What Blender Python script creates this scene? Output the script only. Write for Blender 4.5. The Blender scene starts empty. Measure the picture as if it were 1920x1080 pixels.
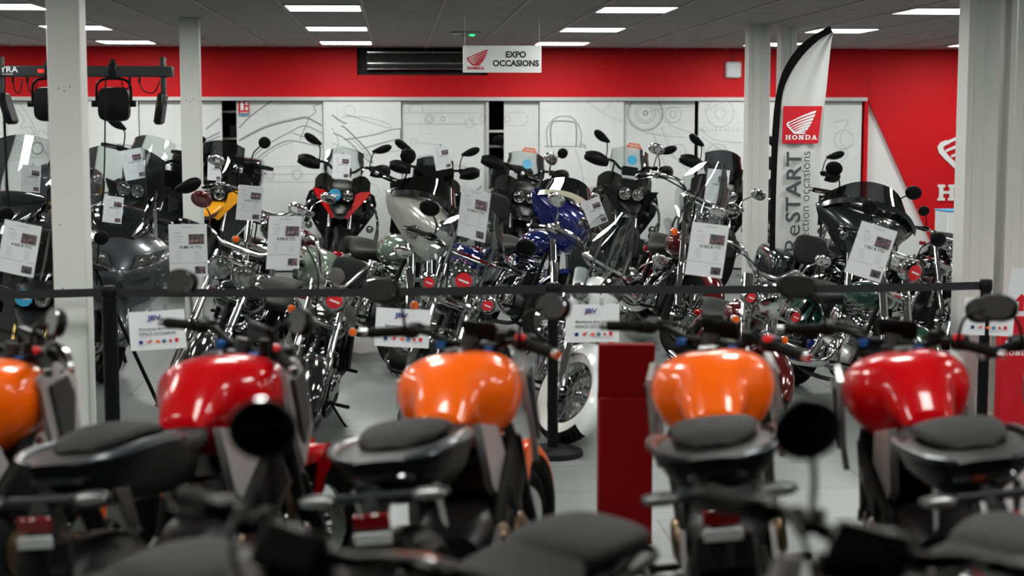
import bpy, bmesh, math, random
from mathutils import Vector as V, Matrix
R = math.radians
random.seed(7)
SC = bpy.context.scene
COL = SC.collection
# ---------------------------------------------------------------- camera, world, exposure
CAM = V((0, 0, 1.85)); PITCH = R(6.0); YAW = R(4.15); FPX = 3000.0
cd = bpy.data.cameras.new('camera'); cam = bpy.data.objects.new('camera', cd); COL.objects.link(cam)
cam.location = CAM; cam.rotation_euler = (R(90) - PITCH, 0, -YAW)
cd.sensor_width = 36; cd.lens = 36 * FPX / 1920; cd.clip_end = 80
cd.dof.use_dof = True; cd.dof.focus_distance = 12.5; cd.dof.aperture_fstop = 1.9
SC.camera = cam
SC.view_settings.view_transform = 'Standard'; SC.view_settings.look = 'None'
SC.view_settings.exposure = 0.12; SC.view_settings.gamma = 1
w = bpy.data.worlds.new('world'); SC.world = w; w.use_nodes = True
w.node_tree.nodes['Background'].inputs[0].default_value = (.5, .55, .6, 1)
w.node_tree.nodes['Background'].inputs[1].default_value = 0.05
try:
    SC.cycles.max_bounces = 7; SC.cycles.diffuse_bounces = 3; SC.cycles.glossy_bounces = 3
    SC.cycles.transparent_max_bounces = 12; SC.cycles.caustics_reflective = False
    SC.cycles.caustics_refractive = False; SC.cycles.sample_clamp_indirect = 4; SC.cycles.use_denoising = True
except Exception: pass
LAMP = 28.0          # strength of the ceiling panels
CEIL = 2.72; WALLY = 19.55
cR = Matrix.Rotation(-YAW, 3, 'Z') @ Matrix.Rotation(R(90) - PITCH, 3, 'X')
def ray(px, py): return cR @ V(((px - 960) / FPX, (540 - py) / FPX, -1))
def at_y(px, py, Y):
    d = ray(px, py); return CAM + d * (Y / d.y)
def at_h(px, py, h):
    d = ray(px, py); return CAM + d * ((h - CAM.z) / d.z)
# ---------------------------------------------------------------- materials
MAT = {}
def mat(name, col, rough=.5, metal=0, coat=0, spec=.5, emit=0, bump=None, var=0):
    m = bpy.data.materials.new(name); m.use_nodes = True; nt = m.node_tree
    b = nt.nodes['Principled BSDF']
    b.inputs['Base Color'].default_value = (*col, 1); b.inputs['Roughness'].default_value = rough
    b.inputs['Metallic'].default_value = metal; b.inputs['Coat Weight'].default_value = coat
    b.inputs['Coat Roughness'].default_value = .04; b.inputs['Specular IOR Level'].default_value = spec
    if emit:
        b.inputs['Emission Color'].default_value = (*col, 1); b.inputs['Emission Strength'].default_value = emit
    if bump or var:
        n = nt.nodes.new('ShaderNodeTexNoise'); n.inputs['Scale'].default_value = (bump or (30, 0))[0]
        n.inputs['Detail'].default_value = 4
        tc = nt.nodes.new('ShaderNodeTexCoord'); nt.links.new(tc.outputs['Object'], n.inputs['Vector'])
        if bump and bump[1]:
            bp = nt.nodes.new('ShaderNodeBump'); bp.inputs['Strength'].default_value = bump[1]; bp.inputs['Distance'].default_value = .01
            nt.links.new(n.outputs['Fac'], bp.inputs['Height']); nt.links.new(bp.outputs['Normal'], b.inputs['Normal'])
        if var:
            mr = nt.nodes.new('ShaderNodeMapRange'); mr.inputs[3].default_value = rough - var; mr.inputs[4].default_value = rough + var
            nt.links.new(n.outputs['Fac'], mr.inputs[0]); nt.links.new(mr.outputs[0], b.inputs['Roughness'])
    MAT[name] = m; return m
mat('white_wall', (.78, .79, .78), .6)
mat('rail', (.55, .55, .54), .4, .3)
mat('red_wall', (.60, .006, .011), .6, spec=.2, bump=(60, .05))
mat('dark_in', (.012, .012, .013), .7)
mat('pillar', (.66, .665, .63), .45, bump=(8, .06), var=.08)
mat('pillar_side', (.60, .56, .47), .45, bump=(8, .06))
mat('ink', (.22, .23, .24), .8); mat('ink_dark', (.12, .12, .13), .8); mat('ink_faint', (.40, .41, .43), .8)
mat('black', (.004, .004, .0045), .38, spec=.13, bump=(200, .15)); mat('black_gloss', (.008, .008, .009), .12, coat=1)
mat('matte_black', (.0045, .0045, .005), .55, spec=.16, bump=(300, .2)); mat('rubber', (.004, .004, .004), .7, spec=.12, bump=(90, .3))
mat('seat', (.0075, .008, .008), .6, spec=.2, bump=(500, .3)); mat('grey_plastic', (.022, .023, .025), .4, spec=.35, bump=(300, .1))
mat('gunmetal', (.03, .033, .038), .35, .5, .2, bump=(400, .05))
mat('chrome', (.66, .655, .66), .05, 1); mat('steel', (.5, .5, .5), .25, 1, var=.08); mat('alu', (.42, .42, .42), .4, .8, bump=(60, .1))
mat('engine', (.022, .022, .024), .4, .5, bump=(80, .2)); mat('bronze', (.2, .13, .075), .35, .85)
mat('gold', (.7, .48, .16), .25, 1)
mat('orange', (1.0, .135, .002), .3, 0, .7, spec=.2); mat('red', (.50, .0008, .004), .3, 0, .6, spec=.1)
mat('blue', (.006, .012, .12), .15, .3, 1); mat('cream', (.62, .58, .44), .25, 0, 1); mat('sage', (.2, .26, .2), .2, .35, 1)
mat('sage_light', (.5, .5, .45), .2, .35, 1)
mat('darkred', (.09, .003, .004), .15, .3, 1); mat('yellow', (.85, .36, .01), .3, 0, 1); mat('adv_red', (.7, .01, .012), .25, 0, 1)
mat('green', (.008, .05, .035), .2, .3, 1); mat('white', (.75, .77, .76), .25, 0, 1); mat('greygloss', (.07, .073, .08), .3, .5, 1)
mat('silver', (.46, .44, .43), .35, .35, .4); mat('satin_black', (.01, .012, .014), .2, .2, .8)
mat('amber', (.9, .13, .005), .15, 0, .6); mat('red_lens', (.25, .003, .005), .15, 0, 1)
mat('sticker_red', (.75, .02, .03), .4); mat('sticker_blue', (.05, .42, .7), .4); mat('sticker_orange', (.95, .16, .04), .4)
mat('paper', (.74, .76, .78), .7); mat('paper2', (.68, .70, .72), .7); mat('whiteink', (.85, .85, .85), .6)
mat('sign_grey', (.80, .81, .81), .5); mat('honda_red', (.62, .008, .02), .5, spec=.3); mat('kiosk_red', (.17, .0005, .0015), .6, spec=.12)
mat('text_black', (.02, .02, .022), .7); mat('text_grey', (.055, .057, .065), .7); mat('flag_cloth', (.60, .60, .59), .8, bump=(12, .1))
mat('flag_black', (.004, .004, .004), .8, spec=.1); mat('logo_blue', (.02, .06, .3), .5); mat('logo_teal', (.1, .3, .45), .5)
mat('belt', (.008, .008, .009), .8, bump=(600, .3)); mat('router', (.7, .71, .7), .5)
mat('led_green', (.05, .8, .25), .4, emit=1.5); mat('led_red', (1, .03, .02), .4, emit=2.0)
mat('blue_cap', (.01, .12, .4), .3, .5); mat('switch_red', (.7, .01, .02), .4)
mat('panel_light', (.985, 1.0, .955), .5, emit=LAMP)
mat('tbar', (.42, .37, .37), .5); mat('whitewall', (.7, .69, .64), .6)
def glass_mat(name, col, dark=0.0, gl=.10):
    m = bpy.data.materials.new(name); m.use_nodes = True; nt = m.node_tree; nt.nodes.clear()
    o = nt.nodes.new('ShaderNodeOutputMaterial'); mx = nt.nodes.new('ShaderNodeMixShader')
    t = nt.nodes.new('ShaderNodeBsdfTransparent'); g = nt.nodes.new('ShaderNodeBsdfGlossy'); f = nt.nodes.new('ShaderNodeFresnel')
    t.inputs[0].default_value = (*col, 1); g.inputs['Roughness'].default_value = .03; f.inputs[0].default_value = 1.4
    mr = nt.nodes.new('ShaderNodeMapRange'); mr.inputs[3].default_value = gl - .05; mr.inputs[4].default_value = .95
    nt.links.new(f.outputs[0], mr.inputs[0]); nt.links.new(mr.outputs[0], mx.inputs[0])
    nt.links.new(t.outputs[0], mx.inputs[1]); nt.links.new(g.outputs[0], mx.inputs[2]); nt.links.new(mx.outputs[0], o.inputs[0])
    MAT[name] = m
glass_mat('glass', (.9, .93, .93)); glass_mat('smoke', (.30, .31, .32), gl=.14); glass_mat('lens', (.7, .72, .72), gl=.3)
def photo_mat():
    m = mat('photo', (.2, .15, .15), .4); nt = m.node_tree; b = nt.nodes['Principled BSDF']
    tc = nt.nodes.new('ShaderNodeTexCoord'); n = nt.nodes.new('ShaderNodeTexNoise'); n.inputs['Scale'].default_value = 45
    n.inputs['Detail'].default_value = 6
    r = nt.nodes.new('ShaderNodeValToRGB'); e = r.color_ramp.elements
    e[0].position = .35; e[0].color = (.01, .01, .012, 1); e[1].position = .7; e[1].color = (.5, .48, .48, 1)
    x = e.new(.48); x.color = (.09, .09, .11, 1); x = e.new(.58); x.color = (.22, .10, .10, 1)
    nt.links.new(tc.outputs['Object'], n.inputs['Vector']); nt.links.new(n.outputs['Fac'], r.inputs[0]); nt.links.new(r.outputs[0], b.inputs['Base Color'])
photo_mat()
def floor_mat():
    m = mat('floor_vinyl', (.3, .3, .3), .34); nt = m.node_tree; b = nt.nodes['Principled BSDF']; L = nt.links.new
    tc = nt.nodes.new('ShaderNodeTexCoord'); br = nt.nodes.new('ShaderNodeTexBrick'); n = nt.nodes.new('ShaderNodeTexNoise'); mp = nt.nodes.new('ShaderNodeMapping')
    L(tc.outputs['Object'], br.inputs['Vector']); br.inputs['Scale'].default_value = 1
    br.inputs['Brick Width'].default_value = 1.2; br.inputs['Row Height'].default_value = .6; br.inputs['Mortar Size'].default_value = .006
    br.inputs['Color1'].default_value = (.26, .28, .275, 1); br.inputs['Color2'].default_value = (.215, .232, .228, 1); br.inputs['Mortar'].default_value = (.1, .1, .1, 1)
    mp.inputs['Scale'].default_value = (1.2, 22, 1); L(tc.outputs['Object'], mp.inputs[0]); L(mp.outputs[0], n.inputs['Vector']); n.inputs['Detail'].default_value = 6
    mx = nt.nodes.new('ShaderNodeMix'); mx.data_type = 'RGBA'; mx.blend_type = 'MULTIPLY'; mx.inputs[0].default_value = .55
    rp = nt.nodes.new('ShaderNodeValToRGB'); rp.color_ramp.elements[0].position = .3; rp.color_ramp.elements[0].color = (.5, .5, .5, 1); rp.color_ramp.elements[1].position = .7
    L(n.outputs['Fac'], rp.inputs[0]); L(br.outputs['Color'], mx.inputs[6]); L(rp.outputs[0], mx.inputs[7]); L(mx.outputs[2], b.inputs['Base Color'])
floor_mat()
def ceil_mat():
    m = mat('ceiling_tile', (.3, .3, .3), .8); nt = m.node_tree; b = nt.nodes['Principled BSDF']; L = nt.links.new
    tc = nt.nodes.new('ShaderNodeTexCoord'); n = nt.nodes.new('ShaderNodeTexNoise'); mp = nt.nodes.new('ShaderNodeMapping'); n.inputs['Detail'].default_value = 5
    mp.inputs['Scale'].default_value = (.7, 9, 1); L(tc.outputs['Object'], mp.inputs[0]); L(mp.outputs[0], n.inputs['Vector'])
    rp = nt.nodes.new('ShaderNodeValToRGB'); rp.color_ramp.elements[0].position = .3; rp.color_ramp.elements[0].color = (.24, .235, .235, 1)
    rp.color_ramp.elements[1].position = .7; rp.color_ramp.elements[1].color = (.42, .41, .41, 1)
    L(n.outputs['Fac'], rp.inputs[0]); L(rp.outputs[0], b.inputs['Base Color'])
ceil_mat()
def panel_mat():
    m = mat('blueprint_panel', (.7, .7, .7), .5); nt = m.node_tree; b = nt.nodes['Principled BSDF']; L = nt.links.new
    tc = nt.nodes.new('ShaderNodeTexCoord'); br = nt.nodes.new('ShaderNodeTexBrick'); mp = nt.nodes.new('ShaderNodeMapping')
    mp.inputs['Rotation'].default_value = (R(90), 0, 0); L(tc.outputs['Object'], mp.inputs[0]); L(mp.outputs[0], br.inputs['Vector'])
    br.offset = 0; br.inputs['Scale'].default_value = 1; br.inputs['Brick Width'].default_value = .14; br.inputs['Row Height'].default_value = .14; br.inputs['Mortar Size'].default_value = .003
    br.inputs['Color1'].default_value = (.72, .735, .725, 1); br.inputs['Color2'].default_value = (.70, .715, .70, 1); br.inputs['Mortar'].default_value = (.64, .66, .66, 1)
    L(br.outputs['Color'], b.inputs['Base Color'])
panel_mat()
# ---------------------------------------------------------------- geometry helper
def cr(pts, sub):
    """Catmull-Rom through tuples of numbers"""
    P = [list(p) for p in pts]; n = len(P)
    if n < 3 or sub < 2: return P
    out = []
    for i in range(n - 1):
        a, b, c, d = P[max(i - 1, 0)], P[i], P[i + 1], P[min(i + 2, n - 1)]
        for k in range(sub):
            t = k / sub; t2 = t * t; t3 = t2 * t
            out.append([.5 * (2 * b[j] + (c[j] - a[j]) * t + (2 * a[j] - 5 * b[j] + 4 * c[j] - d[j]) * t2 + (3 * b[j] - a[j] - 3 * c[j] + d[j]) * t3) for j in range(len(b))])
    out.append(P[-1]); return out
class G:
    def __init__(s, M=None): s.v = []; s.f = []; s.M = M or Matrix.Identity(4)
    def add(s, vs, fs):
        o = len(s.v); s.v += [s.M @ V(p) for p in vs]; s.f += [tuple(i + o for i in f) for f in fs]; return s
    def box(s, c, d, b=.0, rot=None):
        h = [x / 2 for x in d]; b = min(b, *[x * .95 for x in h]); q = rot or Matrix.Identity(3); vs = []; ix = {}
        if b <= 0:
            for sx in (-1, 1):
                for sy in (-1, 1):
                    for sz in (-1, 1): vs.append(V(c) + q @ V((sx * h[0], sy * h[1], sz * h[2])))
            return s.add(vs, [(0, 1, 3, 2), (4, 6, 7, 5), (0, 4, 5, 1), (2, 3, 7, 6), (0, 2, 6, 4), (1, 5, 7, 3)])
        for sx in (-1, 1):
            for sy in (-1, 1):
                for sz in (-1, 1):
                    for a in range(3):
                        p = [sx * h[0], sy * h[1], sz * h[2]]; sg = (sx, sy, sz)
                        for k in range(3):
                            if k != a: p[k] = sg[k] * (h[k] - b)
                        ix[(sx, sy, sz, a)] = len(vs); vs.append(V(c) + q @ V(p))
        fs = []
        for a in range(3):
            o = [k for k in range(3) if k != a]
            for sg in (-1, 1):
                f = []
                for (u, v) in ((-1, -1), (1, -1), (1, 1), (-1, 1)):
                    k = [0, 0, 0]; k[a] = sg; k[o[0]] = u; k[o[1]] = v; f.append(ix[(*k, a)])
                fs.append(f)
            for u in (-1, 1):
                for v in (-1, 1):
                    k0 = [0, 0, 0]; k0[o[0]] = u; k0[o[1]] = v; k1 = list(k0); k0[a] = -1; k1[a] = 1
                    fs.append((ix[(*k0, o[0])], ix[(*k1, o[0])], ix[(*k1, o[1])], ix[(*k0, o[1])]))
        for sx in (-1, 1):
            for sy in (-1, 1):
                for sz in (-1, 1): fs.append([ix[(sx, sy, sz, a)] for a in range(3)])
        return s.add(vs, fs)
    def tube(s, pts, r, seg=8, sub=4, flat=1.0):
        P = cr([tuple(p) for p in pts], sub) if len(pts) > 2 else [list(p) for p in pts]
        P = [V(p) for p in P]; n = len(P)
        rr = r if isinstance(r, (list, tuple)) else [r, r]
        def rad(i):
            t = i / (n - 1) * (len(rr) - 1); k = min(int(t), len(rr) - 2); return rr[k] + (rr[k + 1] - rr[k]) * (t - k)
        t0 = (P[1] - P[0]).normalized(); u = t0.orthogonal().normalized(); vs = []; fs = []
        for i in range(n):
            t = (P[min(i + 1, n - 1)] - P[max(i - 1, 0)])
            t = t.normalized() if t.length > 1e-9 else t0
            u = (u - t * u.dot(t)).normalized(); w_ = t.cross(u); q = rad(i)
            for k in range(seg):
                a = 2 * math.pi * k / seg; vs.append(P[i] + u * math.cos(a) * q + w_ * math.sin(a) * q * flat)
        for i in range(n - 1):
            for k in range(seg):
                k2 = (k + 1) % seg; fs.append((i * seg + k, i * seg + k2, (i + 1) * seg + k2, (i + 1) * seg + k))
        fs.append(tuple(range(seg))); fs.append(tuple((n - 1) * seg + k for k in range(seg)))
        return s.add(vs, fs)
    def lathe(s, prof, o=(0, 0, 0), ax=(0, 1, 0), seg=24, closed=False, arc=None):
        ax = V(ax).normalized(); u = V((0, 0, 1)) if abs(ax.z) < .9 else V((1, 0, 0))
        u = (u - ax * u.dot(ax)).normalized(); w_ = ax.cross(u); o = V(o); vs = []; fs = []; m = len(prof)
        a0, a1 = arc or (0, 2 * math.pi); full = arc is None; N = seg if full else seg + 1
        for k in range(N):
            a = a0 + (a1 - a0) * k / seg
            for (r, h) in prof: vs.append(o + ax * h + (u * math.cos(a) + w_ * math.sin(a)) * r)
        for k in range(seg):
            k2 = (k + 1) % N
            for j in range(m if closed else m - 1):
                j2 = (j + 1) % m; fs.append((k * m + j, k * m + j2, k2 * m + j2, k2 * m + j))
        if not closed and full:
            if prof[0][0] > 1e-6: fs.append(tuple(k * m for k in range(seg)))
            if prof[-1][0] > 1e-6: fs.append(tuple(k * m + m - 1 for k in range(seg)))
        if closed and not full:
            fs.append(tuple(range(m))); fs.append(tuple(seg * m + j for j in range(m)))
        return s.add(vs, fs)
    def cyl(s, a, b, r, seg=16, r2=None): return s.tube([a, b], [r, r if r2 is None else r2], seg)
    def ell(s, c, r, seg=16, rings=10, q=None, ex=1.0):
        q = q or Matrix.Identity(3); vs = []; fs = []; sg = lambda x: math.copysign(abs(x) ** ex, x)
        for i in range(rings + 1):
            p = math.pi * i / rings
            for k in range(seg):
                a = 2 * math.pi * k / seg
                vs.append(V(c) + q @ V((r[0] * sg(math.sin(p)) * sg(math.cos(a)), r[1] * sg(math.sin(p)) * sg(math.sin(a)), r[2] * sg(math.cos(p)))))
        for i in range(rings):
            for k in range(seg):
                k2 = (k + 1) % seg; fs.append((i * seg + k, i * seg + k2, (i + 1) * seg + k2, (i + 1) * seg + k))
        return s.add(vs, fs)
    def loft(s, secs, n=20, sub=4):
        """secs: (x, y, z, halfwidth, up, down, exponent) rings in planes across x"""
        S = cr([tuple(q) + (0,) * (8 - len(q)) for q in secs], sub); vs = []; fs = []
        for (x, y, z, w_, hu, hd, e, tp) in S:
            for k in range(n):
                a = 2 * math.pi * k / n; c, d = math.cos(a), math.sin(a)
                vs.append((x, y + math.copysign(abs(c) ** (2 / e), c) * max(w_, .001) * (1 + tp * min(0, d)), z + math.copysign(abs(d) ** (2 / e), d) * max(hu if d > 0 else hd, .001)))
        for i in range(len(S) - 1):
            for k in range(n):
                k2 = (k + 1) % n; fs.append((i * n + k, i * n + k2, (i + 1) * n + k2, (i + 1) * n + k))
        fs.append(tuple(range(n))); fs.append(tuple((len(S) - 1) * n + k for k in range(n)))
        return s.add(vs, fs)
    def surf(s, grid, th):
        """closed thin shell from a grid of points"""
        nu = len(grid); nv = len(grid[0]); P = [[V(p) for p in row] for row in grid]; vs = []; fs = []
        for i in range(nu):
            for j in range(nv):
                a = P[min(i + 1, nu - 1)][j] - P[max(i - 1, 0)][j]; b = P[i][min(j + 1, nv - 1)] - P[i][max(j - 1, 0)]
                nn = a.cross(b); nn = nn.normalized() if nn.length > 1e-12 else V((0, 0, 1))
                vs.append(P[i][j] + nn * th / 2); vs.append(P[i][j] - nn * th / 2)
        I = lambda i, j, k: (i * nv + j) * 2 + k
        for i in range(nu - 1):
            for j in range(nv - 1):
                fs.append((I(i, j, 0), I(i + 1, j, 0), I(i + 1, j + 1, 0), I(i, j + 1, 0))); fs.append((I(i, j, 1), I(i, j + 1, 1), I(i + 1, j + 1, 1), I(i + 1, j, 1)))
        for i in range(nu - 1):
            for j in (0, nv - 1): fs.append((I(i, j, 0), I(i + 1, j, 0), I(i + 1, j, 1), I(i, j, 1)))
        for j in range(nv - 1):
            for i in (0, nu - 1): fs.append((I(i, j, 0), I(i, j + 1, 0), I(i, j + 1, 1), I(i, j, 1)))
        return s.add(vs, fs)
    def poly(s, pts, th, f):
        """extruded outline; pts 2d, f maps (u, v, depth) to a point"""
        n = len(pts); vs = [f(u, v, 0) for u, v in pts] + [f(u, v, th) for u, v in pts]
        fs = [tuple(range(n)), tuple(range(2 * n - 1, n - 1, -1))] + [(i, (i + 1) % n, (i + 1) % n + n, i + n) for i in range(n)]
        return s.add(vs, fs)
    def mirror_y(s):
        """add the reflection in y of all so far"""
        n = len(s.v); s.v += [s.M @ (lambda q: V((q.x, -q.y, q.z)))(s.M.inverted() @ p) for p in s.v[:n]]
        s.f += [tuple(i + n for i in f) for f in s.f]; return s
def obj(name, g, m, parent=None, label=None, ang=40):
    me = bpy.data.meshes.new(name); me.from_pydata([tuple(p) for p in g.v], [], g.f)
    bm = bmesh.new(); bm.from_mesh(me); bmesh.ops.remove_doubles(bm, verts=bm.verts, dist=1e-5)
    bmesh.ops.recalc_face_normals(bm, faces=bm.faces); bm.to_mesh(me); bm.free()
    me.polygons.foreach_set('use_smooth', [True] * len(me.polygons)); me.set_sharp_from_angle(angle=R(ang))
    me.materials.append(MAT[m] if isinstance(m, str) else m)
    o = bpy.data.objects.new(name, me); COL.objects.link(o)
    if parent: o.parent = parent
    if label: o['label'] = label
    return o
def tag(o, label=None, cat=None, group=None, kind=None):
    if label: o['label'] = label
    if cat: o['category'] = cat
    if group: o['group'] = group
    if kind: o['kind'] = kind
    return o
def struct(name, g, m, parent=None):
    o = obj(name, g, m, parent)
    if not parent: o['kind'] = 'structure'
    return o
def empty(name, loc=(0, 0, 0), rot=(0, 0, 0)):
    e = bpy.data.objects.new(name, None); COL.objects.link(e); e.location = loc; e.rotation_euler = rot; e.empty_display_size = .1; return e
def frame(loc, yaw=0, roll=0, tilt=0):
    """matrix for a flat thing: local x right, z up, -y towards the viewer"""
    return Matrix.Translation(loc) @ Matrix.Rotation(yaw, 4, 'Z') @ Matrix.Rotation(tilt, 4, 'X') @ Matrix.Rotation(roll, 4, 'Y')
# ---------------------------------------------------------------- lettering
_tc = {}
def text_geo(s, bold=0.0):
    k = (s, bold)
    if k not in _tc:
        c = bpy.data.curves.new('t', 'FONT'); c.body = s; c.size = 1; c.offset = bold; c.resolution_u = 3; c.align_x = 'CENTER'; c.align_y = 'CENTER'
        o = bpy.data.objects.new('t', c); COL.objects.link(o)
        dg = bpy.context.evaluated_depsgraph_get(); me = bpy.data.meshes.new_from_object(o.evaluated_get(dg))
        _tc[k] = ([v.co.copy() for v in me.vertices], [tuple(p.vertices) for p in me.polygons])
        bpy.data.objects.remove(o); bpy.data.curves.remove(c); bpy.data.meshes.remove(me)
    return _tc[k]
def write(g, s, x, z, size, d=.0015, bold=0.0, rot=0, sx=1.0):
    """flat lettering in the x-z plane at y=-d"""
    vs, fs = text_geo(s, bold); c, n = math.cos(rot), math.sin(rot); out = []
    for p in vs:
        a, b = p.x * size * sx, p.y * size; out.append((x + a * c - b * n, -d, z + a * n + b * c))
    g.add(out, fs)
_fc = [0]
def flat(g, pts, d=.0015, th=.0006):
    _fc[0] = (_fc[0] + 1) % 60; d = d + _fc[0] * 1.2e-5
    g.poly(pts, th, lambda u, v, t: (u, -d + t * .5, v))
def rect(g, x0, z0, x1, z1, d=.0015): flat(g, [(x0, z0), (x1, z0), (x1, z1), (x0, z1)], d)
def write_fit(g, s, x, z, cap, length, d=.0015, bold=0.0, rot=0):
    vs, fs = text_geo(s, bold); w_ = max(p.x for p in vs) - min(p.x for p in vs); hh = max(p.y for p in text_geo('T', bold)[0]) - min(p.y for p in text_geo('T', bold)[0])
    write(g, s, x, z, cap / hh, d, bold, rot, length / (w_ * cap / hh))
def slab_word(g, x, z, h, sp=1.12, d=.002):
    """HONDA in wide slab letters, lower left at x, z"""
    W = h * 1.15; t = .24; q = .17
    def r(ox, a, b, c, e): rect(g, ox + a * W, z + b * h, ox + c * W, z + e * h, d)
    for i, ch in enumerate('HONDA'):
        ox = x + i * W * sp
        if ch == 'H':
            for a in (0, .58):
                r(ox, a + .08, 0, a + .08 + t, 1); r(ox, a, 0, a + .42, q); r(ox, a, 1 - q, a + .42, 1)
            r(ox, .3, .42, .7, .6)
        elif ch == 'N':
            for a in (.08, .68): r(ox, a, 0, a + t, 1)
            r(ox, 0, 0, .42, q); r(ox, 0, 1 - q, .3, 1); r(ox, .58, 1 - q, 1, 1)
            flat(g, [(ox + .08 * W, z + h), (ox + .36 * W, z + h), (ox + .92 * W, z), (ox + .66 * W, z)], d)
        elif ch == 'A':
            flat(g, [(ox + .08 * W, z), (ox + .3 * W, z), (ox + .6 * W, z + h), (ox + .38 * W, z + h)], d)
            flat(g, [(ox + .66 * W, z), (ox + .92 * W, z), (ox + .62 * W, z + h), (ox + .38 * W, z + h)], d)
            r(ox, 0, 0, .38, q); r(ox, .6, 0, 1, q); r(ox, .25, .3, .75, .44)
        else:
            n = 16; out = []; inn = []
            for k in range(n + 1):
                a = -math.pi / 2 + math.pi * k / n
                out.append((.5 + .5 * math.cos(a), .5 + .5 * math.sin(a))); inn.append((.5 + .24 * math.cos(a), .5 + .32 * math.sin(a)))
            for k in range(n):
                p = [out[k], out[k + 1], inn[k + 1], inn[k]]
                flat(g, [(ox + a * W, z + b * h) for a, b in p], d)
                if ch == 'O': flat(g, [(ox + (1 - a) * W, z + b * h) for a, b in p], d)
            if ch == 'D':
                r(ox, .08, 0, .08 + t, 1); r(ox, 0, 0, .5, q); r(ox, 0, 1 - q, .5, 1)
def wing(g, x, z, w_, h, d=.002):
    """swept wing of six separate feathers, lower left at x, z"""
    P = lambda pts: flat(g, [(x + a * w_, z + b * h) for a, b in pts], d)
    L = [(.03, .47), (.09, .385), (.155, .305), (.22, .235), (.285, .17), (.35, .11)]; T = [(1.0, .955), (.965, .80), (.915, .65), (.86, .505), (.80, .37), (.735, .245)]
    for (lx, ly), (tx, ty) in zip(L, T):
        f = lambda u, k: (lx + (tx - lx) * u, ly + (ty - ly) * u + .035 * math.sin(math.pi * u) + k * (.020 + .032 * u))
        for a in range(6): P([f(a / 6, -1), f((a + 1) / 6, -1), f((a + 1) / 6, 1), f(a / 6, 1)])
        P([f(1, -1), (tx + .035, ty + .045), f(1, 1)])
    E = [(.10, .555), (.035, .52), (.0, .45), (.02, .36), (.09, .26), (.17, .16), (.26, .04)]; I = [(.14, .50), (.09, .475), (.065, .44), (.08, .39), (.14, .30), (.22, .20), (.34, .10)]
    for k in range(6): P([E[k], E[k + 1], I[k + 1], I[k]])
    P([(.26, .03), (.70, .03), (.60, .10), (.30, .12)]); P([(.40, .12), (.70, .12), (.66, .17), (.42, .17)])
# ================================================================ the setting
XL, XR, YN = -9.6, 11.2, -3.6
g = G(); g.box(((XL + XR) / 2, 8.4, -.05), (XR - XL + .2, 24.4, .1)); struct('floor', g, 'floor_vinyl')
g = G(); g.box(((XL + XR) / 2, 8.4, CEIL + .05), (XR - XL + .2, 24.4, .1)); ceil = struct('ceiling', g, 'ceiling_tile')
g = G()
x = -.24 - .61 * 15
while x < XR:
    g.box((x, 8.2, CEIL - .004), (.022, 23.6, .008)); x += .61
obj('ceiling_grid', g, 'tbar', ceil)
g = G(); g.box((XL - .05, 8.4, CEIL / 2), (.1, 24.4, CEIL)); struct('wall_left', g, 'white_wall')
g = G(); g.box((XR + .05, 8.4, CEIL / 2), (.1, 24.4, CEIL)); struct('wall_right', g, 'white_wall')
g = G(); g.box(((XL + XR) / 2, YN - .05, CEIL / 2), (XR - XL, .1, CEIL)); struct('wall_front', g, 'dark_in')
g = G(); g.box(((XL + XR) / 2, 20.55, CEIL / 2), (XR - XL, .1, CEIL)); struct('wall_back', g, 'dark_in')
PX = lambda px, py=300: at_y(px, py, WALLY).x
PZ = lambda px, py: at_y(px, py, WALLY).z
ZB = PZ(741, 182)                       # underside of the red band
xr = PX(1622)                           # where the panels end and the red wall starts
# red band above the sliding panels, cut out round the air conditioner
rx0, rx1 = PX(669, 110), PX(915, 110); rz = PZ(790, 141)
g = G()
g.box(((XL + rx0) / 2, WALLY + .1, (ZB + CEIL) / 2), (rx0 - XL, .2, CEIL - ZB)); g.box(((xr + rx1) / 2, WALLY + .1, (ZB + CEIL) / 2), (xr - rx1, .2, CEIL - ZB))
g.box(((rx0 + rx1) / 2, WALLY + .1, (ZB + rz) / 2), (rx1 - rx0, .2, rz - ZB))
struct('wall_band', g, 'red_wall')
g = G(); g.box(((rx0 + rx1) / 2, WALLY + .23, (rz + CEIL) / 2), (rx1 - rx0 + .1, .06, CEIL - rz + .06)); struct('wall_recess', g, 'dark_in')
g = G(); g.box(((XL + xr) / 2, WALLY + .02, ZB - .022), (xr - XL, .14, .044)); struct('trim_1', g, 'rail')
# red and white end of the back wall
g = G(); g.box(((xr + .03 + XR) / 2, WALLY + .14, CEIL / 2), (XR - xr - .03, .1, CEIL)); struct('wall_panelled_end', g, 'white_wall')
d0, d1 = PX(1628, 184), PX(1745, 445)
zz1 = PZ(1745, 445); dx = (d1 - d0) / (ZB - zz1); dfl = d1 + dx * zz1
g = G(); g.poly([(xr, CEIL), (xr, ZB), (d0, ZB), (dfl, 0), (XR, 0), (XR, CEIL)], .05, lambda u, v, t: (u, WALLY + .04 + t, v)); struct('wall_red_cladding', g, 'red_wall')
g = G(); g.box((xr + .01, WALLY + .06, ZB / 2), (.045, .1, ZB)); struct('trim_2', g, 'red_wall')
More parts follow.
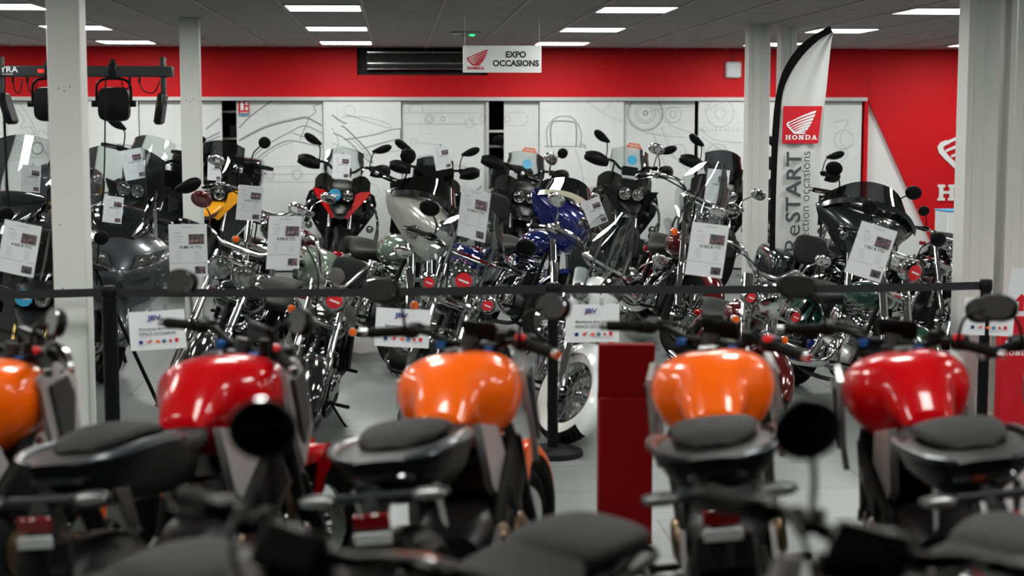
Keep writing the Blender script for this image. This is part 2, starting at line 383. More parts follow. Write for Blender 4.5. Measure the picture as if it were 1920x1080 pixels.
# sliding panels with gaps between them
PZT = ZB - .05
panels = [(-330, -160, .06), (-160, 8, .0), (11, 96, .06), (96, 262, .0), (262, 417, .06), (444, 607, .06), (607, 753, .0), (753, 912, .06),
          (945, 1011, .06), (1011, 1169, .0), (1169, 1303, .06), (1308, 1460, .0), (1460, 1616, .06)]
draw = {}
def circ(cx, cy, r, n=28): return [(cx + r * math.cos(2 * math.pi * k / n), cy + r * math.sin(2 * math.pi * k / n)) for k in range(n + 1)]
lines = [  # pixel polylines on the wall, weight
 ([(448, 240), (470, 218), (511, 188)], 2), ([(448, 264), (500, 238), (560, 223), (578, 222), (604, 236)], 2.5), ([(448, 262), (500, 235), (560, 220), (580, 219)], 1.2),
 ([(470, 298), (500, 272), (545, 247), (572, 236), (604, 250)], 1.4), ([(476, 302), (505, 280), (535, 265), (560, 266), (604, 276)], 1.6), ([(484, 302), (520, 277), (550, 266)], 1.2),
 ([(600, 195), (588, 200), (592, 210), (580, 220), (574, 235), (562, 262)], 1.3), ([(548, 249), (600, 268)], 1.3),
 ([(640, 222), (652, 216), (662, 219), (715, 236), (733, 240), (728, 232), (690, 221), (650, 218)], 1.2), ([(640, 236), (652, 244), (690, 284), (698, 306)], 2.2), ([(622, 215), (640, 228), (650, 232)], 2.2),
 ([(645, 262), (700, 253), (735, 243), (760, 243), (787, 256), (740, 262), (680, 279)], 1.6), ([(625, 250), (650, 262), (688, 300), (700, 306)], 1.6), ([(655, 258), (672, 272), (697, 305)], 1.2),
 ([(622, 268), (650, 278), (688, 290), (720, 286), (752, 282)], 1.1), ([(622, 240), (634, 262), (630, 285)], 1.0),
 (circ(655, 208, 10), .8), (circ(505, 327, 7), .9), (circ(557, 327, 7), .9), (circ(505, 327, 10), .6), (circ(557, 327, 10), .6), ([(470, 314), (604, 314), (604, 340), (470, 340)], .6), ([(470, 327), (604, 327)], .5),
 ([(620, 345), (700, 345), (700, 372), (620, 372)], .6),
 (circ(805, 223, 8), 1.2), (circ(805, 223, 4), 1), (circ(831, 223, 4), 1), (circ(880, 232, 8), .8), (circ(884, 223, 4), .8), (circ(905, 223, 6), .9), (circ(775, 265, 6), .7),
 ([(760, 212), (905, 212)], .6), ([(760, 233), (905, 233)], .6), ([(768, 196), (768, 212), (792, 212), (792, 196), (768, 196)], .7), ([(780, 267), (830, 272)], .8), ([(760, 300), (820, 290), (860, 312), (905, 318)], .9),
 ([(820, 345), (850, 312), (880, 318), (870, 352)], .9),
 ([(1027, 275), (1025, 245), (1034, 228), (1048, 219), (1068, 219), (1080, 228), (1090, 250), (1088, 275)], 1.4), ([(1034, 275), (1032, 245), (1036, 230), (1044, 227), (1070, 228), (1079, 232), (1081, 250), (1080, 275)], 2),
 ([(1022, 275), (1090, 275), (1098, 279), (1096, 272), (1088, 270)], 1.3), ([(1048, 278), (1052, 294), (1062, 294), (1064, 278)], 1.2), ([(1040, 278), (1030, 310), (1028, 345)], 1), ([(1078, 278), (1090, 315), (1096, 360)], 1),
 (circ(950, 223, 6), .8), ([(948, 212), (985, 212), (985, 234), (948, 234)], .6), ([(1100, 190), (1130, 212), (1165, 228)], .8), ([(1150, 188), (1128, 212)], .6),
 (circ(1210, 212, 33), 1.4), (circ(1210, 212, 30), .8), (circ(1210, 212, 19), 1), (circ(1210, 212, 14), .8), (circ(1210, 212, 4), 1.6), ([(1214, 212), (1240, 204), (1300, 200)], .9), ([(1180, 232), (1215, 250), (1285, 258)], .8),
 (circ(1262, 215, 15), .9), (circ(1262, 215, 6), .9), ([(1222, 245), (1244, 300), (1258, 348)], .9), ([(1240, 238), (1262, 290), (1300, 330)], .8), (circ(1272, 285, 14), .9), ([(1226, 190), (1250, 230), (1300, 250)], .7),
 (circ(1350, 212, 26), .9), (circ(1350, 212, 10), .9), (circ(1345, 290, 20), 1.0), (circ(1345, 290, 12), .8), ([(1312, 240), (1340, 262), (1392, 268)], .9), ([(1316, 256), (1350, 282), (1392, 330)], .8), ([(1314, 262), (1326, 310), (1312, 350)], .9), ([(1328, 205), (1360, 190)], .8),
 ([(1562, 230), (1590, 226), (1575, 260), (1590, 290), (1566, 310)], .8), (circ(1582, 262, 18), .8), ([(1556, 290), (1600, 272)], .7),
 (circ(30, 275, 12), 1), (circ(30, 275, 6), 1), (circ(30, 275, 20), .6), (circ(70, 278, 11), 2), (circ(70, 278, 18), .7), ([(20, 195), (45, 222), (38, 240), (58, 238), (68, 262), (88, 292)], 1.0), ([(34, 190), (60, 230), (92, 300)], .9), ([(36, 272), (66, 248)], .8), ([(12, 300), (50, 298), (90, 285)], .7),
 ([(70, 248), (80, 245), (92, 255)], .8), ([(384, 262), (412, 248)], 2), ([(386, 242), (412, 222)], 2), ([(384, 267), (412, 255)], 1.5), ([(384, 300), (412, 262)], 1.1)]
for k in range(0, 10): lines.append(([(1312 + k * 8, 238), (1310 + k * 8, 244), (1316 + k * 8, 246)], .7))
dgeo = [[G(), G()] for _ in panels]
for (x0, x1, off), _ in zip(panels, dgeo): pass
def on_panel(px):
    for i, (a, b, off) in enumerate(panels):
        if a <= px <= b: return i
for pts, wt in lines:
    cx = sum(p[0] for p in pts) / len(pts); i = on_panel(cx)
    if i is None: continue
    a, b, off = panels[i]; gg = dgeo[i][0 if wt > 1.25 else 1]; sm = cr(pts, 4) if len(pts) in range(3, 20) and not (len(pts) == 5 and wt < .8) else pts
    Y = WALLY + off - .0285; q = [at_y(min(max(p[0], a + 2), b - 2), p[1], Y) for p in sm]; hw = .0036 * max(wt, .8)
    for p0, p1 in zip(q, q[1:]):
        d = p1 - p0
        if d.length < 1e-4: continue
        n = V((-d.z, 0, d.x)).normalized() * hw; gg.add([p0 + n, p0 - n, p1 - n, p1 + n], [(0, 1, 2, 3)])
for i, (a, b, off) in enumerate(panels):
    xa, xb = PX(a), PX(b); g = G(); g.box(((xa + xb) / 2, WALLY + off, PZT / 2 + .01), (xb - xa - .004, .05, PZT - .02), .004)
    o = struct('door_%d' % (i + 1), g, 'blueprint_panel')
    for gg, mt in zip(dgeo[i], ('ink', 'ink_faint')):
        if gg.v: obj('blueprint_drawing', gg, mt, o)
g = G(); g.box((PX(914), WALLY + .02, PZT / 2), (.035, .05, PZT)); g.box((PX(930), WALLY + .05, PZ(930, 246)), (.2, .03, .03)); struct('trim_3', g, 'rail')
# storage shelves seen in the gaps
for a, b, hs in ((417, 444, (.55, .95, 1.3, 1.62, 1.95)), (916, 945, (.5, 1.0, 1.52))):
    t = empty('storage_shelf', (PX((a + b) / 2), 20.1, 0)); tag(t, 'dark storage shelving seen through the %s gap between the white panels' % ('left' if a < 500 else 'middle'), 'shelf')
    for k in (-1, 1):
        g = G(); g.box((k * .3, 0, 1.06), (.03, .4, 2.12)); obj('upright', g, 'grey_plastic', t)
    for h in hs:
        g = G(); g.box((0, 0, h), (.58, .4, .025)); obj('shelf_board', g, 'alu', t)
    for k, h in enumerate(hs[:-1]):
        g = G(); g.box((.02 * k, -.02, h + .013 + .08), (.2, .3, .16), .01)
        tag(obj('cardboard_box', g, 'grey_plastic' if k % 2 else 'text_grey'), 'dark box on the %s shelf of the storage behind the %s panel gap' % (('lowest', 'second', 'third', 'fourth')[k], 'left' if a < 500 else 'middle'), 'box').location = t.location
# writing on the white end wall and the large logo on the red wall
t = empty('wall_logo', at_y(1840, 300, WALLY + .035)); tag(t, 'large white wing logo with slab lettering on the red wall', 'logo')
k = at_y(1840, 300, WALLY + .035); a = at_y(1757, 376, WALLY + .035) - k; b = at_y(1930, 240, WALLY + .035) - k
g = G(); wing(g, a.x - .02, a.z + .30, (b.x - a.x), .82, .012); obj('wing_emblem', g, 'white_wall', t)
g = G(); slab_word(g, a.x, a.z, .2, 1.12, .012); obj('lettering', g, 'white_wall', t)
# pillars: steel sections; face towards us narrower than the flange
def hsection(x, y, w_, d, th=.012):
    q = w_ / 2; e = d / 2; return [(x - q, y - e), (x - q + th * 1.6, y - e), (x - q + th * 1.6, y - th), (x + q - th * 1.6, y - th), (x + q - th * 1.6, y - e), (x + q, y - e), (x + q, y + e), (x + q - th * 1.6, y + e), (x + q - th * 1.6, y + th), (x - q + th * 1.6, y + th), (x - q + th * 1.6, y + e), (x - q, y + e)]
for px, Y, wd, kind, lab in ((134, 8.98, .178, 'box', 'wide white painted pillar at the left in front of the light bar'), (363, 14.1, .16, 'box', 'white painted pillar rising behind the yellow motorcycle'),
                             (1827, 9.72, .20, 'H', 'white steel pillar left of the pair nearest the red stand'), (1901, 9.7, .172, 'H', 'white steel pillar at the right edge of the picture'),
                             (1416, 14.6, .20, 'H', 'white steel pillar beside the feather flag'), (1470, 14.9, .15, 'H', 'white steel pillar partly hidden behind the feather flag')):
    x = at_y(px, 400, Y).x; g = G()
    if kind == 'box': g.box((x, Y, CEIL / 2), (wd, .19, CEIL), .006)
    else:
        q = wd / 2; g.poly([(x - q, Y - .09), (x - q * .62, Y - .09), (x - q * .5, Y - .078), (x + q * .1, Y - .074), (x + q * .25, Y - .086), (x + q, Y - .086), (x + q, Y + .09), (x - q, Y + .09)], CEIL, lambda u, v, t: (u, v, t))
    o = obj('steel_pillar', g, 'pillar'); tag(o, lab, 'pillar')
    g = G()
    if kind == 'box':
        for (dx, z) in ((-.03, 2.02), (.0, 2.005), (.03, 2.03), (-.045, 1.28), (-.04, .93)): g.cyl((x + dx, Y - .0955, z), (x + dx, Y - .094, z), .0045, 8)
        obj('screw_hole', g, 'text_grey', o); g = G(); g.box((x, Y, .04), (wd + .03, .22, .08), .01); obj('base_plinth', g, 'pillar_side', o)
    else: g.box((x, Y, .01), (wd + .06, .24, .02)); obj('base_plate', g, 'pillar_side', o)
# ceiling lights
n = 0
for r_, Y in enumerate((18.3, 15.47, 12.65, 9.85, 7.05, 4.25)):
    for c_ in range(-3, 5):
        x = -.545 + 2.44 * c_
        vis = (Y > 12 and -1 <= c_ <= 3)
        if not vis and (c_ < -2 or c_ > 3): continue
        t = empty('ceiling_light', (x, Y, CEIL))
        cols = {-1: 'second column from left', 0: 'third column from left', 1: 'column right of the sign', 2: 'column by the flag', -2: 'leftmost column', 3: 'rightmost column'}
        rows = {0: 'farthest row', 1: 'second farthest row', 2: 'third farthest row'}
        tag(t, 'square ceiling light, %s, %s' % (rows.get(r_, 'row over the %s' % ('belt barrier', 'kiosk', 'nearest motorcycles')[r_ - 3]), cols.get(c_, 'side')), 'ceiling light', 'recessed ceiling lights')
        g = G()
        for s in (-1, 1): g.box((s * .29, 0, -.006), (.02, .66, .012)); g.box((0, s * .325, -.006), (.6, .02, .012))
        obj('light_frame', g, 'rail', t); g = G(); g.box((0, 0, -.004), (.56, .63, .006)); obj('diffuser', g, 'panel_light', t)
# emergency light, smoke sensor style, on the ceiling
p = at_h(873, 60, CEIL); t = empty('emergency_light', (p.x, p.y, CEIL)); tag(t, 'small ceiling emergency light with a green lamp', 'emergency light')
g = G(); g.box((0, 0, -.012), (.3, .16, .024), .008); obj('housing', g, 'rail', t); g = G(); g.ell((.04, -.03, -.025), (.09, .05, .03), ex=.8); obj('cover', g, 'lens', t)
g = G(); g.ell((.06, -.06, -.035), (.035, .02, .012)); obj('indicator_lamp', g, 'led_green', t)
# air conditioner
x0, x1 = at_y(688, 110, WALLY).x, at_y(900, 110, WALLY).x; z1, z0 = PZ(790, 95), PZ(790, 133); zc = (z0 + z1) / 2; h = z1 - z0
t = empty('air_conditioner', ((x0 + x1) / 2, WALLY + .12, zc)); tag(t, 'long silver and black air conditioner in the recess above the panels', 'air conditioner')
w_ = x1 - x0
g = G(); g.poly([(-.1, h / 2), (.06, h / 2), (.08, .1 * h), (.06, -.4 * h), (-.02, -h / 2), (-.1, -h / 2)], w_, lambda u, v, tt: (tt - w_ / 2, -u, v)); obj('casing', g, 'grey_plastic', t)
for zz, th in ((h * .42, .02), (-h * .12, .02), (-h * .4, .012)):
    g = G(); g.box((0, -.085, zz), (w_, .02, th), .004); obj('silver_strip', g, 'steel', t)
g = G(); g.box((0, -.083, h * .14), (w_ * .98, .006, h * .34)); obj('intake_grille', g, 'dark_in', t)
# hanging sign
p = at_y(941.5, 111, 13.0); t = empty('hanging_sign', p); tag(t, 'grey sign with red wing logo hanging from the ceiling on wires', 'sign')
g = G(); g.box((0, 0, 0), (.635, .012, .216), .002); obj('sign_board', g, 'sign_grey', t)
g = G(); wing(g, -.285, -.055, .165, .13, .0075); slab_word(g, -.284, -.082, .022, 1.12, .0075); obj('wing_logo', g, 'honda_red', t)
g = G(); write(g, 'EXPO', .11, .035, .066, .0075, .034); write(g, 'OCCASIONS', .11, -.035, .066, .0075, .034); obj('lettering', g, 'text_black', t)
for s in (-.3, .3):
    g = G(); g.cyl((s, 0, .108), (s, 0, CEIL - p.z), .0012, 6); obj('wire', g, 'steel', t)
# fire notice, router, small white box
k = at_y(457, 202, WALLY + .02); t = empty('extinguisher_notice', k); tag(t, 'small red fire extinguisher notice on the white panel', 'notice')
g = G(); g.box((0, 0, 0), (.125, .006, .19)); obj('notice_board', g, 'honda_red', t); g = G(); g.box((0, -.004, -.082), (.125, .002, .03)); obj('blue_strip', g, 'logo_teal', t)
g = G(); rect(g, -.04, -.03, 0, .06, .0045); rect(g, -.03, .06, -.012, .08, .0045); rect(g, .02, .03, .05, .07, .0045); rect(g, .02, -.03, .05, .01, .0045); rect(g, -.045, -.06, .05, -.052, .0045); obj('pictogram', g, 'whiteink', t)
k = at_y(1375, 131, WALLY - .03); t = empty('wireless_router', k); tag(t, 'white square network box fixed to the red wall', 'router')
g = G(); g.box((0, 0, 0), (.2, .05, .2), .02); obj('housing', g, 'router', t); g = G(); g.tube([(0, 0, .1), (.0, .02, .16), (.04, .03, .21)], .006, 6); obj('cable', g, 'text_grey', t)
k = at_y(1872, 148, WALLY); g = G(); g.box((k.x, WALLY + .01, k.z), (.07, .04, .23), .005); tag(obj('wall_speaker', g, 'router'), 'small white box fixed high on the red wall between pillars', 'speaker')
# white plinth and shelf on the right
k = at_y(1790, 440, 17.5); g = G(); g.box((k.x + .05, 17.5, .42), (.42, .42, .84), .006); o = obj('display_plinth', g, 'sign_grey'); tag(o, 'pale grey plinth with a blue edge in front of the red wall', 'plinth')
g = G(); g.box((k.x + .05, 17.5, .845), (.44, .44, .012)); obj('plinth_top', g, 'sticker_blue', o)
# feather flag
FY = 13.4
def fp(px, py): q = at_y(px, py, FY); return q
t = empty('feather_flag', (fp(1490, 480).x, FY, 0)); tag(t, 'tall white feather flag with black pole edge and vertical lettering', 'flag'); o_ = t.location.copy()
L_ = [(1443, 545), (1443, 470), (1444, 400), (1446, 300), (1450, 220), (1458, 165), (1472, 125), (1496, 90), (1525, 66), (1556, 49)]
I_ = [(1452, 545), (1453, 470), (1454, 400), (1457, 300), (1462, 220), (1468, 172), (1482, 138), (1505, 104), (1534, 76), (1561, 60)]
E_ = [(1523, 545), (1530, 470), (1533, 400), (1538, 300), (1546, 200), (1550, 168), (1553, 138), (1556, 110), (1559, 80), (1563, 60)]
def strip(A, B, nu, wav, g, th, dy=0):
    A = cr([tuple(p) for p in A], 3); B = cr([tuple(p) for p in B], 3); rows = []
    for (a, b) in zip(A, B):
        row = []
        for i in range(nu + 1):
            u = i / nu; q = fp(a[0] + (b[0] - a[0]) * u, a[1] + (b[1] - a[1]) * u) - o_
            row.append((q.x, dy + wav * math.sin(u * 13 + a[1] * .012) * (.4 + u), q.z))
        rows.append(row)
    g.surf(rows, th)
g = G(); strip(L_, I_, 2, 0, g, .012, 0); obj('pole_sleeve', g, 'flag_black', t)
g = G(); strip(I_, E_, 14, .010, g, .003, 0); obj('cloth', g, 'flag_cloth', t)
g = G(); q = fp(1447, 480) - o_; g.cyl((q.x, .01, .02), (q.x, .01, q.z), .014, 8); obj('pole', g, 'black', t)
g = G(); g.box((q.x, 0, .01), (.5, .35, .02), .004); obj('base_plate', g, 'black', t)
def fl(px, py): q = fp(px, py) - o_; return q.x, q.z
a = fl(1465, 269); b = fl(1538, 199); g = G(); g.poly([(a[0], a[1]), (b[0] - .02, a[1]), (b[0] + .012, b[1]), (a[0] + .006, b[1])], .002, lambda u, v, tt: (u, -.024 + tt, v)); lp = obj('logo_panel', g, 'honda_red', t)
g = G(); wing(g, a[0] + .035, a[1] + .075, .245, .2, .027); slab_word(g, a[0] + .028, a[1] + .032, .04, 1.22, .027); obj('wing_logo', g, 'whiteink', lp)
g = G(); k_ = FY / 3016
write_fit(g, 'START', fl(1488, 351)[0], fl(1488, 351)[1], .128, 134 * k_, .024, .018, R(90)); write_fit(g, 'Re', fl(1486, 447)[0], fl(1486, 447)[1], .128, 50 * k_, .024, -.002, R(90))
write_fit(g, 'sélection occasions', fl(1509, 378)[0], fl(1509, 378)[1], .074, 192 * k_, .024, -.006, R(90)); obj('lettering', g, 'text_grey', t)
# light bar on its tripod stand
LY = 10.2; zb = at_y(210, 134, LY).z; bx0, bx1 = at_y(-175, 134, LY).x, at_y(325, 134, LY).x; sx_ = at_y(152, 134, LY).x
t = empty('light_stand', (sx_, LY + .05, 0)); tag(t, 'black tripod stand behind the wide left pillar carrying the light bar', 'light stand')
g = G(); g.cyl((0, 0, .25), (0, 0, zb - .03), .0175, 12); obj('pole', g, 'black', t)
for k in range(3):
    a = R(15 + 120 * k); c, s = math.cos(a), math.sin(a); g = G(); g.cyl((.03 * c, .03 * s, .95), (.42 * c, .42 * s, .012), .013, 8); lg = obj('leg', g, 'black', t)
    g = G(); g.cyl((.02 * c, .02 * s, .35), (.225 * c, .225 * s, .47), .008, 8); obj('brace', g, 'black', lg)
    g = G(); g.ell((.42 * c, .42 * s, .016), (.025, .025, .016)); obj('rubber_foot', g, 'rubber', lg)
t = empty('light_bar', ((bx0 + bx1) / 2, LY, zb)); tag(t, 'black stage light bar with hanging flat spotlights on a tripod', 'stage light'); lw = bx1 - bx0; cx_ = (bx0 + bx1) / 2
g = G(); g.box((0, 0, 0), (lw, .07, .068), .006); obj('bar', g, 'grey_plastic', t)
g = G(); q = at_y(15, 131, LY).x - cx_; write(g, 'LYRA', q, .008, .05, .0365, .01, 0, 1.15); write(g, 'SPECTRUM SET', q, -.02, .012, .0365); obj('lettering', g, 'sign_grey', t)
g = G(); q = at_y(80, 133, LY).x - cx_; write(g, '001', q, 0, .03, .0365, .01); obj('digital_display', g, 'led_red', t)
for px in (-110, 92, 212):
    q = at_y(px, 133, LY).x - cx_; f = empty('spotlight', (cx_ + q, LY, zb)); tag(f, {-110: 'black flat spotlight at the far left of the light bar', 92: 'black flat spotlight half hidden behind the left pillar', 212: 'black flat spotlight hanging right of the left pillar'}[px], 'spotlight', 'spotlights on the light bar')
    g = G(); g.tube([(-.105, 0, -.2), (-.105, 0, -.1), (-.085, 0, -.06), (-.04, 0, -.045), (.04, 0, -.045), (.085, 0, -.06), (.105, 0, -.1), (.105, 0, -.2)], .009, 6, 3); obj('yoke', g, 'black', f)
    g = G(); g.loft([(-.045, 0, -.2, .04, .04, .04, 4), (-.03, 0, -.2, .095, .1, .105, 4.5), (.03, 0, -.2, .098, .105, .11, 4.5), (.045, 0, -.2, .09, .1, .1, 4.5)], 28, 1)
    for v in g.v: v.x, v.y = v.y, v.x
    obj('lamp_head', g, 'black', f); 
    for s_ in (-1, 1): g = G(); g.cyl((s_ * .135, 0, -.2), (s_ * .1, 0, -.2), .02, 10); obj('wing_knob', g, 'black', f)
    g = G(); g.box((0, 0, 0), (.05, .085, .1), .008); g.cyl((0, -.01, .05), (0, -.01, .075), .018, 8); obj('clamp', g, 'black', f)
for px, tl in ((2, -.28), (306, .16)):
    q = at_y(px, 133, LY).x; f = empty('spotlight', (q, LY, zb)); f['label'] = {2: 'black flat spotlight seen edge on at the left picture edge', 306: 'black flat spotlight seen edge on at the right end of the bar'}[px]; f['category'] = 'spotlight'; f['group'] = 'spotlights on the light bar'
    g = G(); g.box((0, 0, -.1), (.03, .05, .2), .004); g.box((0, 0, .03), (.03, .08, .12), .005); obj('yoke', g, 'grey_plastic', f)
    g = G(); g.box((0, 0, 0), (.045, .2, .2), .015, Matrix.Rotation(tl, 3, 'Y'))
    for v in g.v: v += V((-.0 + tl * -.12, 0, -.23))
    obj('lamp_head', g, 'black', f)
for (a, b, dz) in ((25, 42, -.12), (52, 70, -.12), (244, 228, -.1), (262, 300, -.12)):
    x0, x1 = at_y(a, 133, LY).x - cx_, at_y(b, 133, LY).x - cx_; g = G(); g.cyl((x0, -.02, -.035), (x0, -.02, -.07), .008, 8); g.tube([(x0, -.02, -.07), (x0 * .8 + x1 * .2, -.02, dz), (x0 * .3 + x1 * .7, -.02, dz - .01), (x1, -.02, -.06)], .004, 6, 5); obj('cable', g, 'black', t)
for nm, A in (('power_cable', [(198, 140), (197, 230), (195, 330), (186, 440), (181, 535)]), ('power_cable', [(9, 140), (9, 225), (12, 310), (18, 400)])):
    g = G(); g.tube([at_y(a, b, LY - .12) for a, b in A], .005, 6, 4); tag(obj(nm, g, 'black'), 'thin black cable hanging from the light bar %s' % ('right of the left pillar' if A[0][0] > 100 else 'at the left picture edge'), 'cable')
# ---------------------------------------------------------------- belt barrier with paper notices
BY = 8.69
def post(px, lab):
    x = at_y(px, 560, BY).x; t = empty('barrier_post', (x, BY, 0)); tag(t, lab, 'barrier post', 'belt barrier posts')
    g = G(); r_ = .041 if px < 300 else .03; g.cyl((0, 0, .03), (0, 0, .9), r_, 20); obj('pole', g, 'black', t)
    g = G(); g.lathe([(.0, .9), (.034, .9), (.036, .91), (.036, .955), (.03, .963), (0, .965)], ax=(0, 0, 1)); obj('belt_head', g, 'black', t)
    g = G(); g.lathe([(0, 0), (.165, 0), (.17, .008), (.165, .03), (.12, .045), (.04, .05), (0, .05)], ax=(0, 0, 1), seg=32); obj('base', g, 'matte_black', t)
    return x
xs = [post(p, l) for p, l in ((205, 'black belt barrier post right of the wide left pillar'), (1037, 'black belt barrier post in front of the whitewall wheel'), (1848, 'black belt barrier post between the right pillars'))]
xe = at_y(-60, 550, BY).x; xs = [xe - 1.2] + xs
for i in range(3):
    g = G(); a, b = xs[i] + .034, xs[i + 1] - .034; rows = []
    for k in range(17):
        u = k / 16; rows.append([(a + (b - a) * u, BY, z - .012 * 4 * u * (1 - u)) for z in (.905, .95)])
    g.surf(rows, .003); tag(obj('barrier_belt', g, 'belt'), 'black retractable belt stretched %s' % ('left of the first barrier post', 'between the left and middle barrier posts', 'between the middle and right barrier posts')[i], 'barrier belt')
def notice(px, py, roll, n, lab, lines_):
    p = at_y(px, py, BY - .03); t = empty('paper_notice', p, (0, roll, R(2))); tag(t, lab, 'paper notice', 'paper notices clipped to the belt')
    g = G(); rows = [[(-.1485 + .297 * i / 8, .006 * math.sin(i * .8 + n), -.105 + .21 * j / 4) for j in range(5)] for i in range(9)]; g.surf(rows, .0015); obj('paper', g, 'paper', t)
    g = G(); write(g, 'JBV', -.01, .068, .036, .010, .03, 0, 1.3); obj('logo', g, 'logo_blue', t)
    g = G(); flat(g, [(-.06, .056), (-.01, .06), (.05, .078), (.0, .064)], .011); obj('logo_swoosh', g, 'honda_red', t)
    g = G(); write(g, lines_[0], 0, .010, .022, .010, .008); write(g, lines_[1], 0, -.018, .022, .010, .008); obj('lettering', g, 'text_black', t)
    for k, (mt, x_) in enumerate((('logo_blue', -.09), ('honda_red', -.045), ('sticker_orange', .0), ('logo_teal', .033), ('honda_red', .066), ('honda_red', .1))):
        g = G()
        if k in (0, 3): g.lathe([(.006, 0), (.011, 0)], (x_, -.010, -.06), (0, 1, 0), 16); flat(g, [(x_, -.06), (x_ + .007, -.06), (x_, -.053)], .0105); flat(g, [(x_, -.06), (x_ - .007, -.06), (x_, -.067)], .0105)
        elif k == 1: wing(g, x_ - .014, -.068, .028, .022, .010)
        elif k == 2: flat(g, [(x_ - .016, -.06), (x_, -.05), (x_ + .016, -.06), (x_, -.07)], .010)
        elif k == 4: flat(g, [(x_ - .008, -.058), (x_, -.05), (x_ + .006, -.055), (x_ + .008, -.066), (x_, -.07)], .010)
        else: flat(g, [(x_ - .01, -.048), (x_ + .01, -.048), (x_ + .009, -.062), (x_, -.072), (x_ - .009, -.062)], .010)
        obj('brand_mark', g, mt, t)
    
    for x_ in (-.03, .05): g = G(); g.box((x_, 0, .12), (.02, .008, .035), .002); obj('clip', g, 'glass', t)
notice(295, 619, R(-3), 1, 'white paper notice on the belt above the left red tank', ('Bienvenue dans votre', 'ESPACE OCCASION'))
notice(755, 615, R(4), 2, 'white paper notice on the belt above the left orange tank', ('Bienvenue dans votre', 'ESPACE OCCASION'))
notice(1111, 606, R(0), 3, 'white paper notice on the belt above the red kiosk', ('Bienvenue dans votre', 'ESPACE OCCASION'))
notice(1853, 594, R(3), 4, 'white paper notice on the belt beside the right pillar', ('Bienvenue dans votre', 'ESPACE OCCASION'))
# red kiosk in the middle
p = at_y(1174, 645, 6.85); hK = p.z
t = empty('display_kiosk', (at_y(1173, 820, 6.85).x, 6.85, 0), (0, 0, R(-4))); tag(t, 'plain dark red floor kiosk between the orange motorcycles', 'kiosk')
g = G(); zb_ = hK - .235
g.box((0, .06, zb_ / 2), (.235, .16, zb_), .004); obj('body', g, 'kiosk_red', t)
g = G(); g.box((0, 0, 0), (.245, .03, .25), .003, Matrix.Rotation(R(9), 3, 'X'))
for v in g.v: v += V((0, .0, hK - .12))
obj('sloped_panel', g, 'kiosk_red', t)
g = G(); g.box((0, .07, .008), (.235, .22, .016), .003); obj('base_plate', g, 'kiosk_red', t)
# red stand on the right with poster
x0 = at_y(1876, 700, 9.25).x
t = empty('display_stand', (x0 + .24, 9.3, 0), (0, 0, 0)); tag(t, 'bright red display stand with white logo at the right edge', 'display stand')
zt = at_y(1890, 592, 9.3).z
g = G(); g.box((0, 0, zt / 2), (.48, .08, zt), .004); obj('body', g, 'honda_red', t)
g = G(); wing(g, -.215, zt - .20, .2, .11, .0415); slab_word(g, -.225, zt - .235, .028, 1.15, .0415); obj('wing_logo', g, 'whiteink', t)
g = G(); g.box((.0, -.02, zt + .12), (.4, .006, .30), 0, Matrix.Rotation(R(8), 3, 'Y')); o = obj('poster', g, 'paper', t)
g = G(); flat(g, [(-.13, zt + .03), (-.13, zt + .09), (-.16, zt + .09), (-.115, zt + .135), (-.07, zt + .09), (-.1, zt + .09), (-.1, zt + .03)], .0245); obj('red_arrow', g, 'honda_red', o)
# ================================================================ motorcycles (x forward, y left, z up)
I4 = Matrix.Identity(4)
class Bike:
    def __init__(s, name, label, cat, L=1.46, Rf=.31, rake=25, steer=0, group=None):
        s.root = empty(name); tag(s.root, label, cat, group); s.L = L; s.ax = V((L / 2, 0, Rf)); r = R(rake)
        s.up = V((-math.sin(r), 0, math.cos(r))); s.fw = V((math.cos(r), 0, math.sin(r)))
        s.S = Matrix.Translation(s.ax) @ Matrix.Rotation(R(steer), 4, s.up) @ Matrix.Translation(-s.ax)
    def p(s, name, g, m, parent=None, label=None): return obj(name, g, m, parent or s.root, label)
    def F(s, u, y=0, f=0): return s.ax + s.up * u + V((0, y, 0)) + s.fw * f      # point along the fork
    def place(s, local, px, py, head, lean=9, Y=None):
        """head: compass direction of travel, degrees (90 = away from the camera); leaning on its side stand"""
        rot = Matrix.Rotation(R(head), 3, 'Z') @ Matrix.Rotation(R(-lean), 3, 'X'); q = rot @ V(local)
        k = 1.0
        if Y: w_ = at_y(px, py, Y); k = w_.z / q.z; q = q * k; s.root.scale = (k, k, k); print('scale', s.root.name, round(k, 3))
        w_ = at_h(px, py, q.z); s.root.location = (w_.x - q.x, w_.y - q.y, 0.0); s.root.rotation_euler = (R(-lean), 0, R(head)); return s
